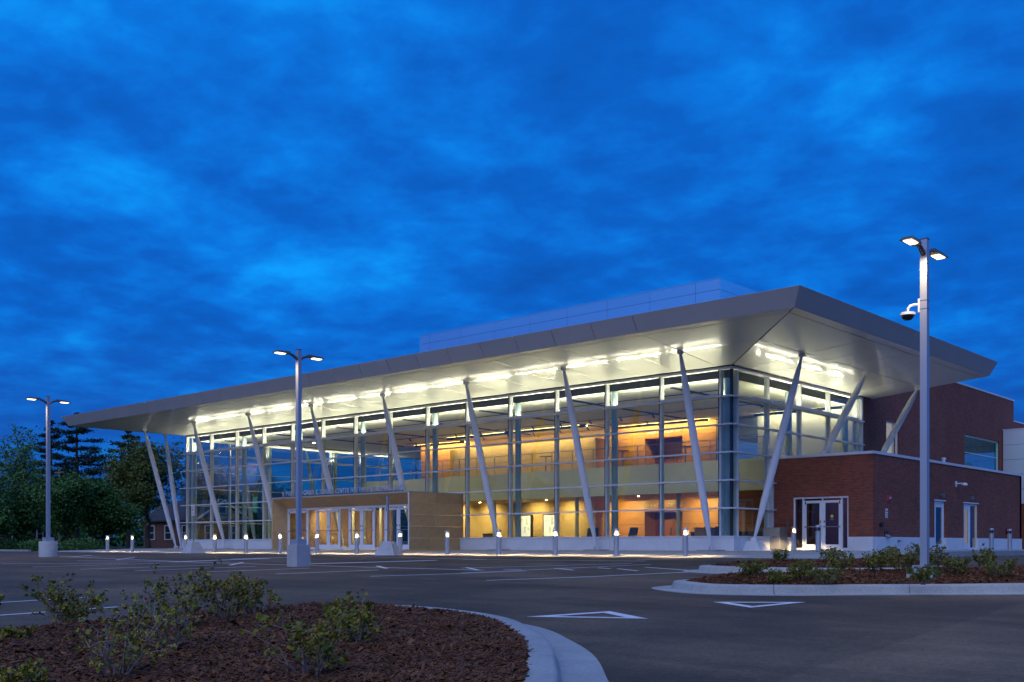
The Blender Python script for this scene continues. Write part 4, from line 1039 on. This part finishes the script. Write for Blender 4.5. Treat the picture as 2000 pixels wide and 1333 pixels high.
# dome camera strapped to the right-hand post
cz_ = A(15.61,-19.42)+.65+4.82
dc = thing('dome_camera', 'white dome security camera on a curved arm strapped to the right lamp post', 'security camera', (15.61, -19.42, cz_))
ob('bracket', MB().box(-.112, -.072, -.05, .05, -.12, .14), 'white_paint', dc)
ob('arm', MB().path([(-.11, 0, .04), (-.20, -.02, .045), (-.27, -.04, .03), (-.31, -.05, -.03), (-.31, -.05, -.08)], .026, 10), 'white_paint', dc, smooth=True)
hd = ob('housing', MB().lathe([(0.0001, -.075), (.06, -.08), (.14, -.10), (.145, -.15), (.13, -.16), (0.0001, -.161)], 24, (-.31, -.05)), 'white_paint', dc, smooth=True)
ob('dome', MB().lathe([(.115, -.162), (.105, -.20), (.07, -.235), (0.0001, -.25)], 24, (-.31, -.05)), 'plastic_black', hd, smooth=True)
for z in (.09, -.07): ob('strap', MB().box(-.071, .071, -.0705, -.067, z, z+.012).box(.0675, .071, -.066, .07, z, z+.012), 'steel_rail', dc)

# ---- parking signs on concrete pyramids
def sign_post(u, v, label, rz=0.0):
    t = thing('parking_sign', label, 'sign', (u, v, A(u, v)), (0, 0, rz), group='signs on concrete pyramid feet')
    ob('foot', MB().hexa([(-.55,-.55,-.1), (.55,-.55,-.1), (.55,.55,-.1), (-.55,.55,-.1)], [(-.20,-.20,.62), (.20,-.20,.62), (.20,.20,.62), (-.20,.20,.62)]), 'base_concrete', t)
    ob('post', MB().tube((0,0,.6), (0,0,2.62), .03, n=10), 'steel_rail', t)
    p = ob('sign_plate', MB().box(-.15, .15, -.042, -.034, 2.06, 2.62), 'sign_white', t)
    ob('legend', MB().box(-.10, .10, -.046, -.043, 2.38, 2.43).box(-.08, .08, -.046, -.043, 2.30, 2.34).box(-.04, .04, -.046, -.043, 2.48, 2.57).box(-.03, .03, -.046, -.043, 2.12, 2.24), 'sign_red', p)
    return t
sign_post(-28.35, -8.6, 'small white and red parking sign on pyramid foot left of the portal')
sign_post(-12.3, -8.6, 'slim sign post on concrete pyramid foot before the right entrance doors', R_(-66))

# ---- drop box by the corner and wall fittings
db = thing('drop_box', 'grey metal drop box with dark lettering beside the brick wing door', 'drop box', (0.45, 3.18, 0))
ob('cabinet', MB().box(-.52, .30, -.36, .36, 0.03, 1.02), 'dropbox_metal', db)
ob('flap', MB().box(-.46, .20, -.375, -.361, .70, .98), 'dropbox_metal', db)
ob('door', MB().box(-.46, .22, -.372, -.361, .08, .66), 'dropbox_metal', db)
link('lettering', text_mesh('lettering', 'DROP BOX', 0.12, 'sign_dark', 0.002, 'CENTER'), db, (-.12, -.374, .56), (R_(90), 0, 0))
ob('side_stripe', MB().box(.3005, .304, -.34, .34, .05, 1.0), 'steel_rail', db)
def wall_thing(name, label, cat, loc): return thing(name, label, cat, loc)
a_ = wall_thing('fire_alarm', 'small red fire alarm strobe high on the brick wing side', 'alarm', (BU, 5.2, 2.28))
ob('body', MB().hexa([(0,-.14,-.16), (0.10,-.08,-.08), (.10,.08,-.08), (0,.14,-.16)], [(0,-.14,.16), (.10,-.08,.08), (.10,.08,.08), (0,.14,.16)]), 'sign_red', a_); ob('strobe', MB().box(.101, .125, -.05, .05, -.03, .05), 'sign_white', a_)
a_ = wall_thing('wall_sign', 'small white and red notice plate on the brick wing side', 'sign', (BU, 5.05, 1.62))
ob('plate', MB().box(0, .012, -.12, .12, -.2, .2), 'sign_white', a_); ob('print', MB().box(.0125, .015, -.08, .08, .06, .12).box(.0125, .015, -.07, .07, -.06, -.01).box(.0125, .015, -.08, .08, -.14, -.10), 'sign_red', a_)
a_ = wall_thing('wall_outlet', 'black round fitting on the brick wing side near its corner', 'wall fitting', (BU, 4.35, 1.12))
ob('body', MB().tube((0,0,0), (.14,0,0), .09, n=14), 'plastic_black', a_)
a_ = wall_thing('standpipe', 'dark twin pipe connection low on the brick wing side', 'pipe fitting', (BU, 5.0, .72))
ob('plate', MB().box(0, .03, -.2, .2, -.12, .14), 'plastic_black', a_); ob('outlet', MB().tube((.02,-.1,-.05), (.16,-.1,-.14), .05, n=10), 'steel_rail', a_); ob('outlet', MB().tube((.02,.1,-.05), (.16,.1,-.14), .05, n=10), 'steel_rail', a_)
a_ = wall_thing('wall_camera', 'white security camera on a wall arm high on the brick wing side', 'security camera', (BU, 13.4, 3.25))
ob('mount', MB().box(0, .04, -.08, .08, -.14, .14), 'white_paint', a_); ob('arm', MB().tube((.03,0,.02), (.32,.1,.02), .03, n=8), 'white_paint', a_); ob('housing', MB().lathe([(0.0001,.06), (.10,.04), (.15,-.04), (.15,-.07), (0.0001,-.12)], 16, (.38,.12)), 'white_paint', a_, smooth=True)
for v, lab in ((11.4, 'small grey wall light above the left service door'), (15.4, 'small grey wall light above the right service door')):
    a_ = thing('wall_light', lab, 'wall light', (BU, v, 2.62), group='small wall lights over service doors')
    ob('body', MB().tube((0,0,0), (.16,0,0), .09, n=12), 'steel_rail', a_)
a_ = wall_thing('keypad', 'small dark card reader on the brick left of the wing door', 'card reader', (0.75, BV, 1.20))
ob('body', MB().box(-.07, .07, -.06, 0, -.09, .09), 'lamp_housing', a_)
a_ = wall_thing('hose_tap', 'small hose tap on the white stone base of the brick wing', 'tap', (BU+.03, 6.2, .42))
ob('body', MB().tube((0,0,0), (.1,0,0), .05, n=10), 'steel_rail', a_); ob('handle', MB().lathe([(.08,-.02), (.08,.02), (0.0001,.021)], 12, (.12,0)), 'steel_rail', a_)
a_ = wall_thing('fire_connection', 'red capped fire connection at the far end of the brick wing', 'pipe fitting', (BU, 21.2, 1.0))
ob('plate', MB().box(0, .04, -.3, .3, -.12, .12), 'plastic_black', a_); ob('cap', MB().tube((.04,-.15,0), (.22,-.15,-.05), .09, n=12), 'sign_red', a_); ob('cap', MB().tube((.04,.15,0), (.22,.15,-.05), .09, n=12), 'sign_red', a_)
vt = wall_thing('roof_vent', 'small white vent cap on the brick wing coping', 'vent', (BU-.15, 12.2, 4.24))
ob('pipe', MB().lathe([(.07,0), (.07,.14), (.11,.15), (.11,.22), (0.0001,.25)], 14), 'white_paint', vt)

# ================================================================== trees, house and pole beyond the lawn
def leaves_mesh(name, P, S, m, rng, up=0.3, shape=None):
    """many small two-sided leaves: P centres, S sizes"""
    N = len(P); d = rng.normal(size=(N, 3)); d /= np.linalg.norm(d, axis=1)[:, None]
    e = rng.normal(size=(N, 3)); e[:, 2] *= 0.6; e -= d*(e*d).sum(1)[:, None]; e /= np.linalg.norm(e, axis=1)[:, None]
    S = S[:, None]; nrm = np.cross(d, e)
    if shape == 'lobed':
        pts = [(0, -.5), (.28, -.30), (.50, .08), (.26, .10), (.16, .38), (0, .56), (-.16, .38), (-.26, .10), (-.50, .08), (-.28, -.30)]
        V = np.stack([P + d*S*a*1.0 + e*S*b + nrm*S*(0.22*abs(a)) for a, b in pts], 1); k = len(pts)
        F = [np.arange(N)[:, None]*k + np.array(q) for q in ((0,1,4,5), (1,2,3,4), (0,5,6,9), (9,6,7,8))]
        V = V.reshape(-1, 3); F = np.concatenate(F, 0)
    else:
        pts = [(0, -.6), (.34, .0), (0, .6), (-.34, .0)]
        V = np.stack([P + d*S*a + e*S*b + nrm*S*(.12*abs(a)) for a, b in pts], 1).reshape(-1, 3)
        F = np.arange(N)[:, None]*4 + np.array((0, 1, 2, 3))
    me = bpy.data.meshes.new(name); me.from_pydata(V.tolist(), [], F.tolist()); me.update(); me.materials.append(MATS[m])
    return me
def limb(p0, p1, sag, rng, n=5):
    p0, p1 = np.array(p0), np.array(p1); t = np.linspace(0, 1, n)[:, None]
    L = np.linalg.norm(p1-p0); q = p0+(p1-p0)*t; q[:, 2] += sag*L*np.sin(t[:, 0]*math.pi); q[1:-1] += rng.normal(0, .035*L, (n-2, 3)); return q
def broad_tree(u, v, h, rx, label, lm, seed, zb=-0.1, base=0.18, nl=85, per=95, leaf=0.24, group='trees beyond the lawn', lean=0.0):
    rng = np.random.default_rng(seed); t = thing('tree', label, 'tree', (u, v, zb), group=group)
    tk = MB(); top = np.array([lean*h, 0, h*.72]); tr = limb((0, 0, -.2), top, 0.0, rng, 7)
    tk.path([tuple(p) for p in tr], list(np.linspace(.028*h, .006*h, 7)), 9)
    P = []
    lobes = [(rng.uniform(-.5, .5)*rx, rng.uniform(-.5, .5)*rx, h*rng.uniform(.38, .86), rng.uniform(.32, .55)) for _ in range(9)] + [(lean*h, 0, h*.84, .36)]
    for k in range(nl):
        lx, ly, lz, lr = lobes[rng.integers(len(lobes))]
        d = rng.normal(size=3); d /= np.linalg.norm(d); r = rng.uniform(.55, 1.0)
        e = np.array([lx+d[0]*lr*rx*r, ly+d[1]*lr*rx*r, lz+d[2]*lr*rx*.8*r]); e[2] = np.clip(e[2], base*h, h)
        s = tr[min(6, max(1, int(6*np.clip(e[2]/h/.9-.15, 0.12, 1))))]
        q = limb(s, e, .06, rng, 5)
        if k % 2 == 0: tk.path([tuple(p) for p in q], [.011*h*.55, .009*h*.5, .006*h*.5, .004*h*.5, .0015*h], 5)
        c = per; tt = np.clip(rng.beta(4, 1.3, c), 0, 1); idx = tt*4; i0 = np.minimum(idx.astype(int), 3); fr = (idx-i0)[:, None]
        pts = q[i0]*(1-fr)+q[i0+1]*fr + rng.normal(0, .055*rx+.14, (c, 3))*np.array([1, 1, .7]); P.append(pts)
    P = np.concatenate(P); P = P[P[:, 2] > base*h*.7]
    link('crown', leaves_mesh('crown', P, rng.uniform(.6, 1.3, len(P))*leaf, lm, rng), t)
    ob('trunk', tk, 'bark', t)
    return t
def pine_tree(u, v, h, rx, label, seed, zb=-0.1, lay=15, start=.22):
    rng = np.random.default_rng(seed); t = thing('pine_tree', label, 'tree', (u, v, zb), group='trees beyond the lawn')
    tk = MB().path([(0,0,-.2), (.05,.03,h*.5), (0,0,h)], [.024*h, .015*h, .004*h], 9); P = []
    for k in range(lay):
        f = k/(lay-1); z = h*(start+(1-start)*f*.98); R0 = rx*(1-f)**.62*(0.75+.5*rng.random())+.25
        for b in range(rng.integers(4, 7)):
            a = rng.uniform(0, 2*math.pi); L = R0*rng.uniform(.55, 1.15)
            e = (math.cos(a)*L, math.sin(a)*L, z+L*rng.uniform(-.10, .22)); q = limb((0,0,z), e, -.04, rng, 5)
            tk.path([tuple(p) for p in q], [.05, .045, .035, .02, .008], 5)
            c = int(70+60*L); tt = np.clip(rng.beta(2.2, 1.0, c), .12, 1)*4; i0 = np.minimum(tt.astype(int), 3); fr = (tt-i0)[:, None]
            P.append(q[i0]*(1-fr)+q[i0+1]*fr+rng.normal(0, 1, (c, 3))*np.array([.10+.10*L, .10+.10*L, .10])+np.array([0, 0, .06]))
    P = np.concatenate(P)
    link('crown', leaves_mesh('crown', P, rng.uniform(.6, 1.3, len(P))*.21, 'needle', rng), t); ob('trunk', tk, 'bark', t)
broad_tree(-83.0, 5.5, 13.2, 5.4, 'tall loose pale-green tree left of the leftmost lamp post', 'leaf_light', 21, per=80, base=.1)
broad_tree(-76.4, -1.2, 10.8, 4.2, 'pale-green tree cut off by the left edge of the picture', 'leaf_light', 22, base=.08)
pine_tree(-95.9, 14.1, 14.4, 4.2, 'dark narrow pine directly behind the leftmost lamp post', 23)
pine_tree(-85.8, 12.3, 14.2, 6.0, 'dark layered pine between the leftmost lamp post and the canopy tip', 24, lay=13, start=.25)
broad_tree(-64.5, 1.4, 7.0, 3.6, 'dense low green tree between the leftmost lamp post and the first bollard', 'leaf_mid', 25, base=.05, nl=110, per=110)
broad_tree(-66.7, 5.6, 6.4, 3.6, 'dense rounded green tree behind the first two lit bollards', 'leaf_mid', 26, base=.05, nl=110, per=110)
pine_tree(-87.4, 19.0, 13.2, 3.6, 'dark pine standing behind the leftmost leaning columns', 27, lay=12, start=.35)
broad_tree(-70.0, 11.8, 10.4, 5.2, 'large olive-green tree behind the leftmost leaning columns', 'leaf_olive', 28, base=.16, nl=120, per=110)
broad_tree(-83.5, 25.5, 11.0, 5.0, 'olive-green tree seen through the left end of the glass', 'leaf_olive', 29, base=.1)
broad_tree(-88.0, 30.0, 9.6, 5.5, 'dark green tree far beyond the glass hall, second from its end', 'leaf_mid', 30, base=.08)
broad_tree(-89.0, 38.0, 9.2, 5.5, 'dark green tree far beyond the glass hall, farthest right of the row', 'leaf_mid', 31, base=.08)
broad_tree(-66.0, -5.0, 4.2, 3.2, 'low dark bush-like tree at the left picture edge under the pale tree', 'leaf_mid', 32, base=.04, nl=90)
broad_tree(-78.0, 3.0, 6.0, 4.0, 'dark understorey tree behind the leftmost lamp post pedestal', 'leaf_mid', 33, base=.05, nl=100)
# trees and a gabled house across the street, mirrored in the glass
broad_tree(-58.0, -44.0, 11.0, 5.5, 'tall olive tree across the lot, seen mirrored in the left glass', 'leaf_olive', 34, zb=A(-45,-44))
broad_tree(-71.0, -34.0, 12.0, 6.0, 'broad green tree across the lot, mirrored at the left end of the glass', 'leaf_mid', 35, zb=A(-45,-34))
for k in range(7):
    o = tag(link('hedge_bush', None, None, (-52.5-3.4*k, -3.0+.9*(k % 2), -0.2)), ['low dark hedge bush nearest the left end of the sidewalk', 'low hedge bush behind the second lit bollard', 'low hedge bush behind the first lit bollard', 'low hedge bush left of the first lit bollard', 'low hedge bush right of the leftmost lamp pedestal', 'low hedge bush behind the leftmost lamp pedestal', 'low hedge bush at the left picture edge'][k], 'bush', 'low hedge bushes on the lawn')
    rg = np.random.default_rng(60+k); n_ = 1400; dd_ = rg.normal(size=(n_, 3)); dd_ /= np.linalg.norm(dd_, axis=1)[:, None]; rr_ = rg.uniform(.55, 1, n_)[:, None]
    PP = dd_*rr_*np.array([1.9, 1.2, .55]) + np.array([0, 0, .45]); PP = PP[PP[:, 2] > .02]
    link('foliage', leaves_mesh('foliage', PP, rg.uniform(.08, .18, len(PP)), 'leaf_mid', rg), o)
    st_ = MB()
    for q in range(5): st_.tube((0.1*q-.2, 0, -.1), (rg.uniform(-1, 1), rg.uniform(-.6, .6), .5), .03, .012, 6)
    ob('stem', st_, 'bark', o)
rg = np.random.default_rng(77); n_ = 42000
wv = rg.uniform(-70, 170, n_); wu = -128+rg.normal(0, 4, n_); wh = 6.5+2.2*np.sin(wv*.21)+1.6*np.sin(wv*.53+1)+1.0*np.sin(wv*1.3)
WP = np.stack([wu, wv, wh*rg.random(n_)], 1)
wo = stuff(link('distant_woods', leaves_mesh('distant_woods', WP, rg.uniform(.5, 1.0, n_), 'leaf_mid', rg)))
# lawn grass near the sidewalk
rg = np.random.default_rng(5); n_ = 26000
gx = -50-rg.gamma(1.6, 9, n_); gy = rg.uniform(-7.9, 9, n_); ok = gx > -110; gx, gy = gx[ok], gy[ok]
gz = -0.20 + 0.25*np.clip((gy+4)/30, 0, 1); n_ = len(gx); a_g = rg.uniform(0, 6.28, n_); hh = rg.uniform(.05, .12, n_); ww = .05
V = np.stack([np.stack([gx-ww*np.cos(a_g), gy-ww*np.sin(a_g), gz], 1), np.stack([gx+ww*np.cos(a_g), gy+ww*np.sin(a_g), gz], 1), np.stack([gx+rg.normal(0, .03, n_), gy+rg.normal(0, .03, n_), gz+hh], 1)], 1).reshape(-1, 3)
me = bpy.data.meshes.new('grass'); me.from_pydata(V.tolist(), [], (np.arange(n_)[:, None]*3+np.array((0, 1, 2))).tolist()); me.update(); me.materials.append(MATS['grass_blade'])
go = stuff(link('grass', me)); go['label'] = 'short dark lawn grass left of the hall'; go['category'] = 'grass'
# brick house behind the leftmost columns
def house(u, v, rz, label, w=9.0, d=8.0, eave=3.0, ridge=6.2, mat_='house_brick', zb=-0.1):
    h = thing('house', label, 'house', (u, v, zb), (0, 0, rz), 'houses around the lot')
    ob('wall', MB().box(-w/2, w/2, -d/2, d/2, 0, eave), mat_, h)
    for e_ in (-1, 1):
        gb = MB(); gb.v += [(e_*w/2, -d/2, eave), (e_*w/2, d/2, eave), (e_*w/2, 0, ridge-.15), (e_*(w/2-.1), -d/2, eave), (e_*(w/2-.1), d/2, eave), (e_*(w/2-.1), 0, ridge-.15)]; gb.f += [(0, 1, 2), (3, 5, 4), (0, 3, 4, 1), (1, 4, 5, 2), (2, 5, 3, 0)]
        ob('gable', gb, 'house_siding', h)
    for s in (-1, 1):
        r_ = ob('roof', MB().hexa([(-w/2-.4, s*(d/2+.4), eave-.25), (w/2+.4, s*(d/2+.4), eave-.25), (w/2+.4, 0, ridge), (-w/2-.4, 0, ridge)], [(-w/2-.4, s*(d/2+.4), eave-.10), (w/2+.4, s*(d/2+.4), eave-.10), (w/2+.4, 0, ridge+.17), (-w/2-.4, 0, ridge+.17)]), 'house_roof', h)
        for e_ in (-1, 1):
            x_ = e_*(w/2+.41)
            ob('gable_trim', MB().hexa([(x_-.03, s*(d/2+.42), eave-.32), (x_+.03, s*(d/2+.42), eave-.32), (x_+.03, 0, ridge-.07), (x_-.03, 0, ridge-.07)], [(x_-.03, s*(d/2+.42), eave-.10), (x_+.03, s*(d/2+.42), eave-.10), (x_+.03, 0, ridge+.15), (x_-.03, 0, ridge+.15)]), 'white_paint', r_)
    def win(x, y, z, ax):
        if ax == 'y':
            f = ob('window', MB().box(x-.55, x-.45, y-.06, y+.06, z, z+1.5).box(x+.45, x+.55, y-.06, y+.06, z, z+1.5).box(x-.45, x+.45, y-.06, y+.06, z+1.42, z+1.5).box(x-.45, x+.45, y-.06, y+.06, z, z+.08).box(x-.45, x+.45, y-.05, y+.05, z+.7, z+.76), 'white_paint', h)
            ob('pane', MB().box(x-.45, x+.45, y-.012, y+.012, z+.08, z+1.42), 'dark_frame', f)
        else:
            f = ob('window', MB().box(x-.06, x+.06, y-.55, y-.45, z, z+1.5).box(x-.06, x+.06, y+.45, y+.55, z, z+1.5).box(x-.06, x+.06, y-.45, y+.45, z+1.42, z+1.5).box(x-.06, x+.06, y-.45, y+.45, z, z+.08).box(x-.05, x+.05, y-.45, y+.45, z+.7, z+.76), 'white_paint', h)
            ob('pane', MB().box(x-.012, x+.012, y-.45, y+.45, z+.08, z+1.42), 'glass_teal', f)
    for x in (-w/3, 0, w/3): win(x, -d/2-.04, .9, 'y')
    for y in (-d/4, d/4): win(w/2+.04, y, .9, 'x')
    win(w/2+.04, 0, eave+.6, 'x')
    return h
house(-76.0, 20.5, 0.15, 'small brick house half hidden behind the leftmost leaning columns', 8, 7, 3.0, 4.9)
house(-99.0, 9.0, 0.5, 'dark brick house hidden among the trees at far left', 9, 8, 3.0, 6.0)
house(-60.0, -58.0, 1.0, 'gabled house across the lot, seen mirrored in the glass', 12, 11, 4.0, 9.0, 'house_siding', A(-45, -58))
up = thing('utility_pole', 'thin utility pole with a crossarm rising among the left trees', 'utility pole', (-76.6, 6.2, -0.2))
ob('pole', MB().tube((0,0,0), (0,0,7.7), .12, .09, 10), 'twig_bark', up); ob('crossarm', MB().box(-.9, .9, -.05, .05, 7.35, 7.47), 'twig_bark', up)
sp = thing('stop_sign', 'red octagonal stop sign across the lot, seen mirrored in the left glass', 'sign', (-63.0, -20.7, A(-45, -20.7)), (0, 0, R_(200)))
ob('post', MB().tube((0,0,0), (0,0,2.7), .035, n=8), 'steel_rail', sp)
oc = MB(); oc.tube((0, -.045, 2.35), (0, -.038, 2.35), .42, n=8); pl_ = ob('plate', oc, 'sign_red', sp)
link('lettering', text_mesh('lettering', 'STOP', .30, 'sign_white', .002, 'CENTER'), pl_, (0, -.048, 2.25), (R_(90), 0, 0))

# ================================================================== shrubs in the islands
def shrub(u, v, z, h, w, label, seed, nst=7, leaf=.045, dens=1.0, lm='leaf_shrub', red=.18, blossom=.0, group='young shrubs in the near bed', tw=.0045, lean=(0, 0)):
    rng = np.random.default_rng(seed); t = thing('shrub', label, 'shrub', (u, v, z-.02), group=group)
    wood = MB(); P = []; Bp = []
    for s in range(nst):
        a = 2*math.pi*(s+rng.random()*.8)/nst; rr = w*.5*rng.uniform(.35, 1.0); hh = h*rng.uniform(.55, 1.0)*(1-.25*rr/(w*.5))
        e = np.array([math.cos(a)*rr+lean[0]*h, math.sin(a)*rr+lean[1]*h, hh]); s0 = np.array([math.cos(a)*.03, math.sin(a)*.03, -.03])
        q = limb(s0, e, rng.uniform(-.10, .08), rng, 7); wood.path([tuple(p) for p in q], list(np.linspace(tw*1.9, tw*.5, 7)), 5)
        for k in range(rng.integers(3, 6)):
            i = rng.integers(2, 6); b0 = q[i]; d = rng.normal(0, 1, 3); d[2] = abs(d[2])*.8+.35; d[:2] += e[:2]/(np.linalg.norm(e[:2])+.01)*.5; d /= np.linalg.norm(d)
            b = limb(b0, b0+d*h*rng.uniform(.18, .42), .0, rng, 4); wood.path([tuple(p) for p in b], [tw*.8, tw*.65, tw*.5, tw*.35], 4)
            n = max(3, int(rng.integers(10, 20)*dens)); tt = np.clip(rng.beta(2.4, 1.1, n), .1, 1)*3; i0 = np.minimum(tt.astype(int), 2); fr = (tt-i0)[:, None]
            P.append(b[i0]*(1-fr)+b[i0+1]*fr+rng.normal(0, leaf*.55, (n, 3)))
            if rng.random() < blossom:
                Bp.append(b[3]+rng.normal(0, leaf*.3, (16, 3)))
        n = max(4, int(16*dens)); tt = np.clip(rng.beta(3, 1.0, n), .3, 1)*6; i0 = np.minimum(tt.astype(int), 5); fr = (tt-i0)[:, None]
        P.append(q[i0]*(1-fr)+q[i0+1]*fr+rng.normal(0, leaf*.5, (n, 3)))
    P = np.concatenate(P); P = P[P[:, 2] > .02]; kk = rng.random(len(P)) < red
    lf = link('leaves', leaves_mesh('leaves', P[~kk], rng.uniform(.4, 1.4, (~kk).sum())*leaf, lm, rng, shape='lobed'), t)
    if kk.sum(): link('young_leaves', leaves_mesh('young_leaves', P[kk], rng.uniform(.5, 1.0, kk.sum())*leaf, 'leaf_red', rng, shape='lobed'), t)
    if Bp:
        Bp = np.concatenate(Bp); link('blossom', leaves_mesh('blossom', Bp, rng.uniform(.3, .5, len(Bp))*leaf, 'blossom', rng), t)
    ob('branches', wood, 'twig_bark', t)
    return t
NS = [(11.99,-34.59,.62,.85,'bushy shrub at left of the near bed, before the white stall line',9,1.1,.0), (13.65,-34.20,.72,.85,'tallest shrub in the near bed, left of the middle clump',8,.8,.15),
 (13.38,-33.46,.62,.62,'upright shrub at the centre of the middle clump in the near bed',7,1.0,.0), (12.69,-32.65,.52,.55,'small shrub at the right end of the middle clump in the near bed',6,1.0,.0),
 (16.25,-36.20,.60,.62,'sparse twiggy blossoming shrub at the bottom of the near bed',8,.35,.75), (15.97,-33.81,.52,.62,'shrub nearest the round kerb of the near bed, reddish at its top',7,.8,.2),
 (17.20,-35.22,.56,.78,'wide front shrub at the bottom centre of the near bed',8,.8,.2), (10.95,-35.10,.55,.62,'shrub cut by the left picture edge in the near bed',6,.8,.0),
 (15.45,-35.35,.52,.55,'thin shrub with yellow blossom tips between the front clumps',6,.4,.6), (13.55,-35.79,.13,.3,'tiny green tuft at the left picture edge of the near bed',4,.7,.0), (16.05,-36.75,.22,.35,'low yellow-tipped shrub in the bottom left picture corner',5,.6,.7)]
for i, (u, v, h, w, lab, n_, den, bl) in enumerate(NS):
    shrub(u, v, float(near_h(u, v)[0]), h*1.12, w*1.05, lab, 100+i, n_+2, .038, den*1.45, blossom=bl, tw=.0058)
RS = [(13.05,-21.46,.42,.55,'leftmost shrub of the right island, by its rounded tip'), (13.70,-21.75,.30,.5,'low shrub right behind the front kerb of the right island'), (13.96,-21.20,.48,.6,'shrub in the right island left of the unlit bollard'),
 (14.54,-21.40,.55,.7,'dense shrub in the right island before the unlit bollard'), (13.97,-19.60,.46,.6,'shrub at the rear left of the right island'), (14.6,-19.3,.52,.6,'shrub in the right island below the brick wing corner'),
 (15.05,-18.9,.60,.7,'tall shrub in the right island left of the lamp post'), (15.2,-17.9,.62,.65,'shrub just left behind the lamp post in the right island'), (16.15,-20.9,.36,.7,'spreading front shrub below the lamp post in the right island'),
 (16.05,-18.95,.46,.55,'shrub directly right of the lamp post in the right island'), (16.75,-18.75,.50,.75,'bushy rightmost shrub of the right island'), (16.0,-17.2,.52,.5,'small shrub behind the lamp post pedestal in the right island')]
for i, (u, v, h, w, lab) in enumerate(RS):
    shrub(u, v, float(right_h(u, v)[0]), h, w, lab, 200+i, 11, .038, 1.35, lm='leaf_shrub_far', red=.06, group='shrubs in the right island')
for i, (u, v, lab) in enumerate([(11.4,-14.6,'low shrub in the rear island left, before the drop box'), (12.6,-13.8,'low shrub in the rear island right, before the wing door'), (10.4,-15.4,'low shrub at the tip of the rear island')]):
    shrub(u, v, float(far_h(u, v)[0]), .42, .6, lab, 300+i, 8, .05, .8, lm='leaf_shrub_far', red=.06, group='shrubs in the rear island')
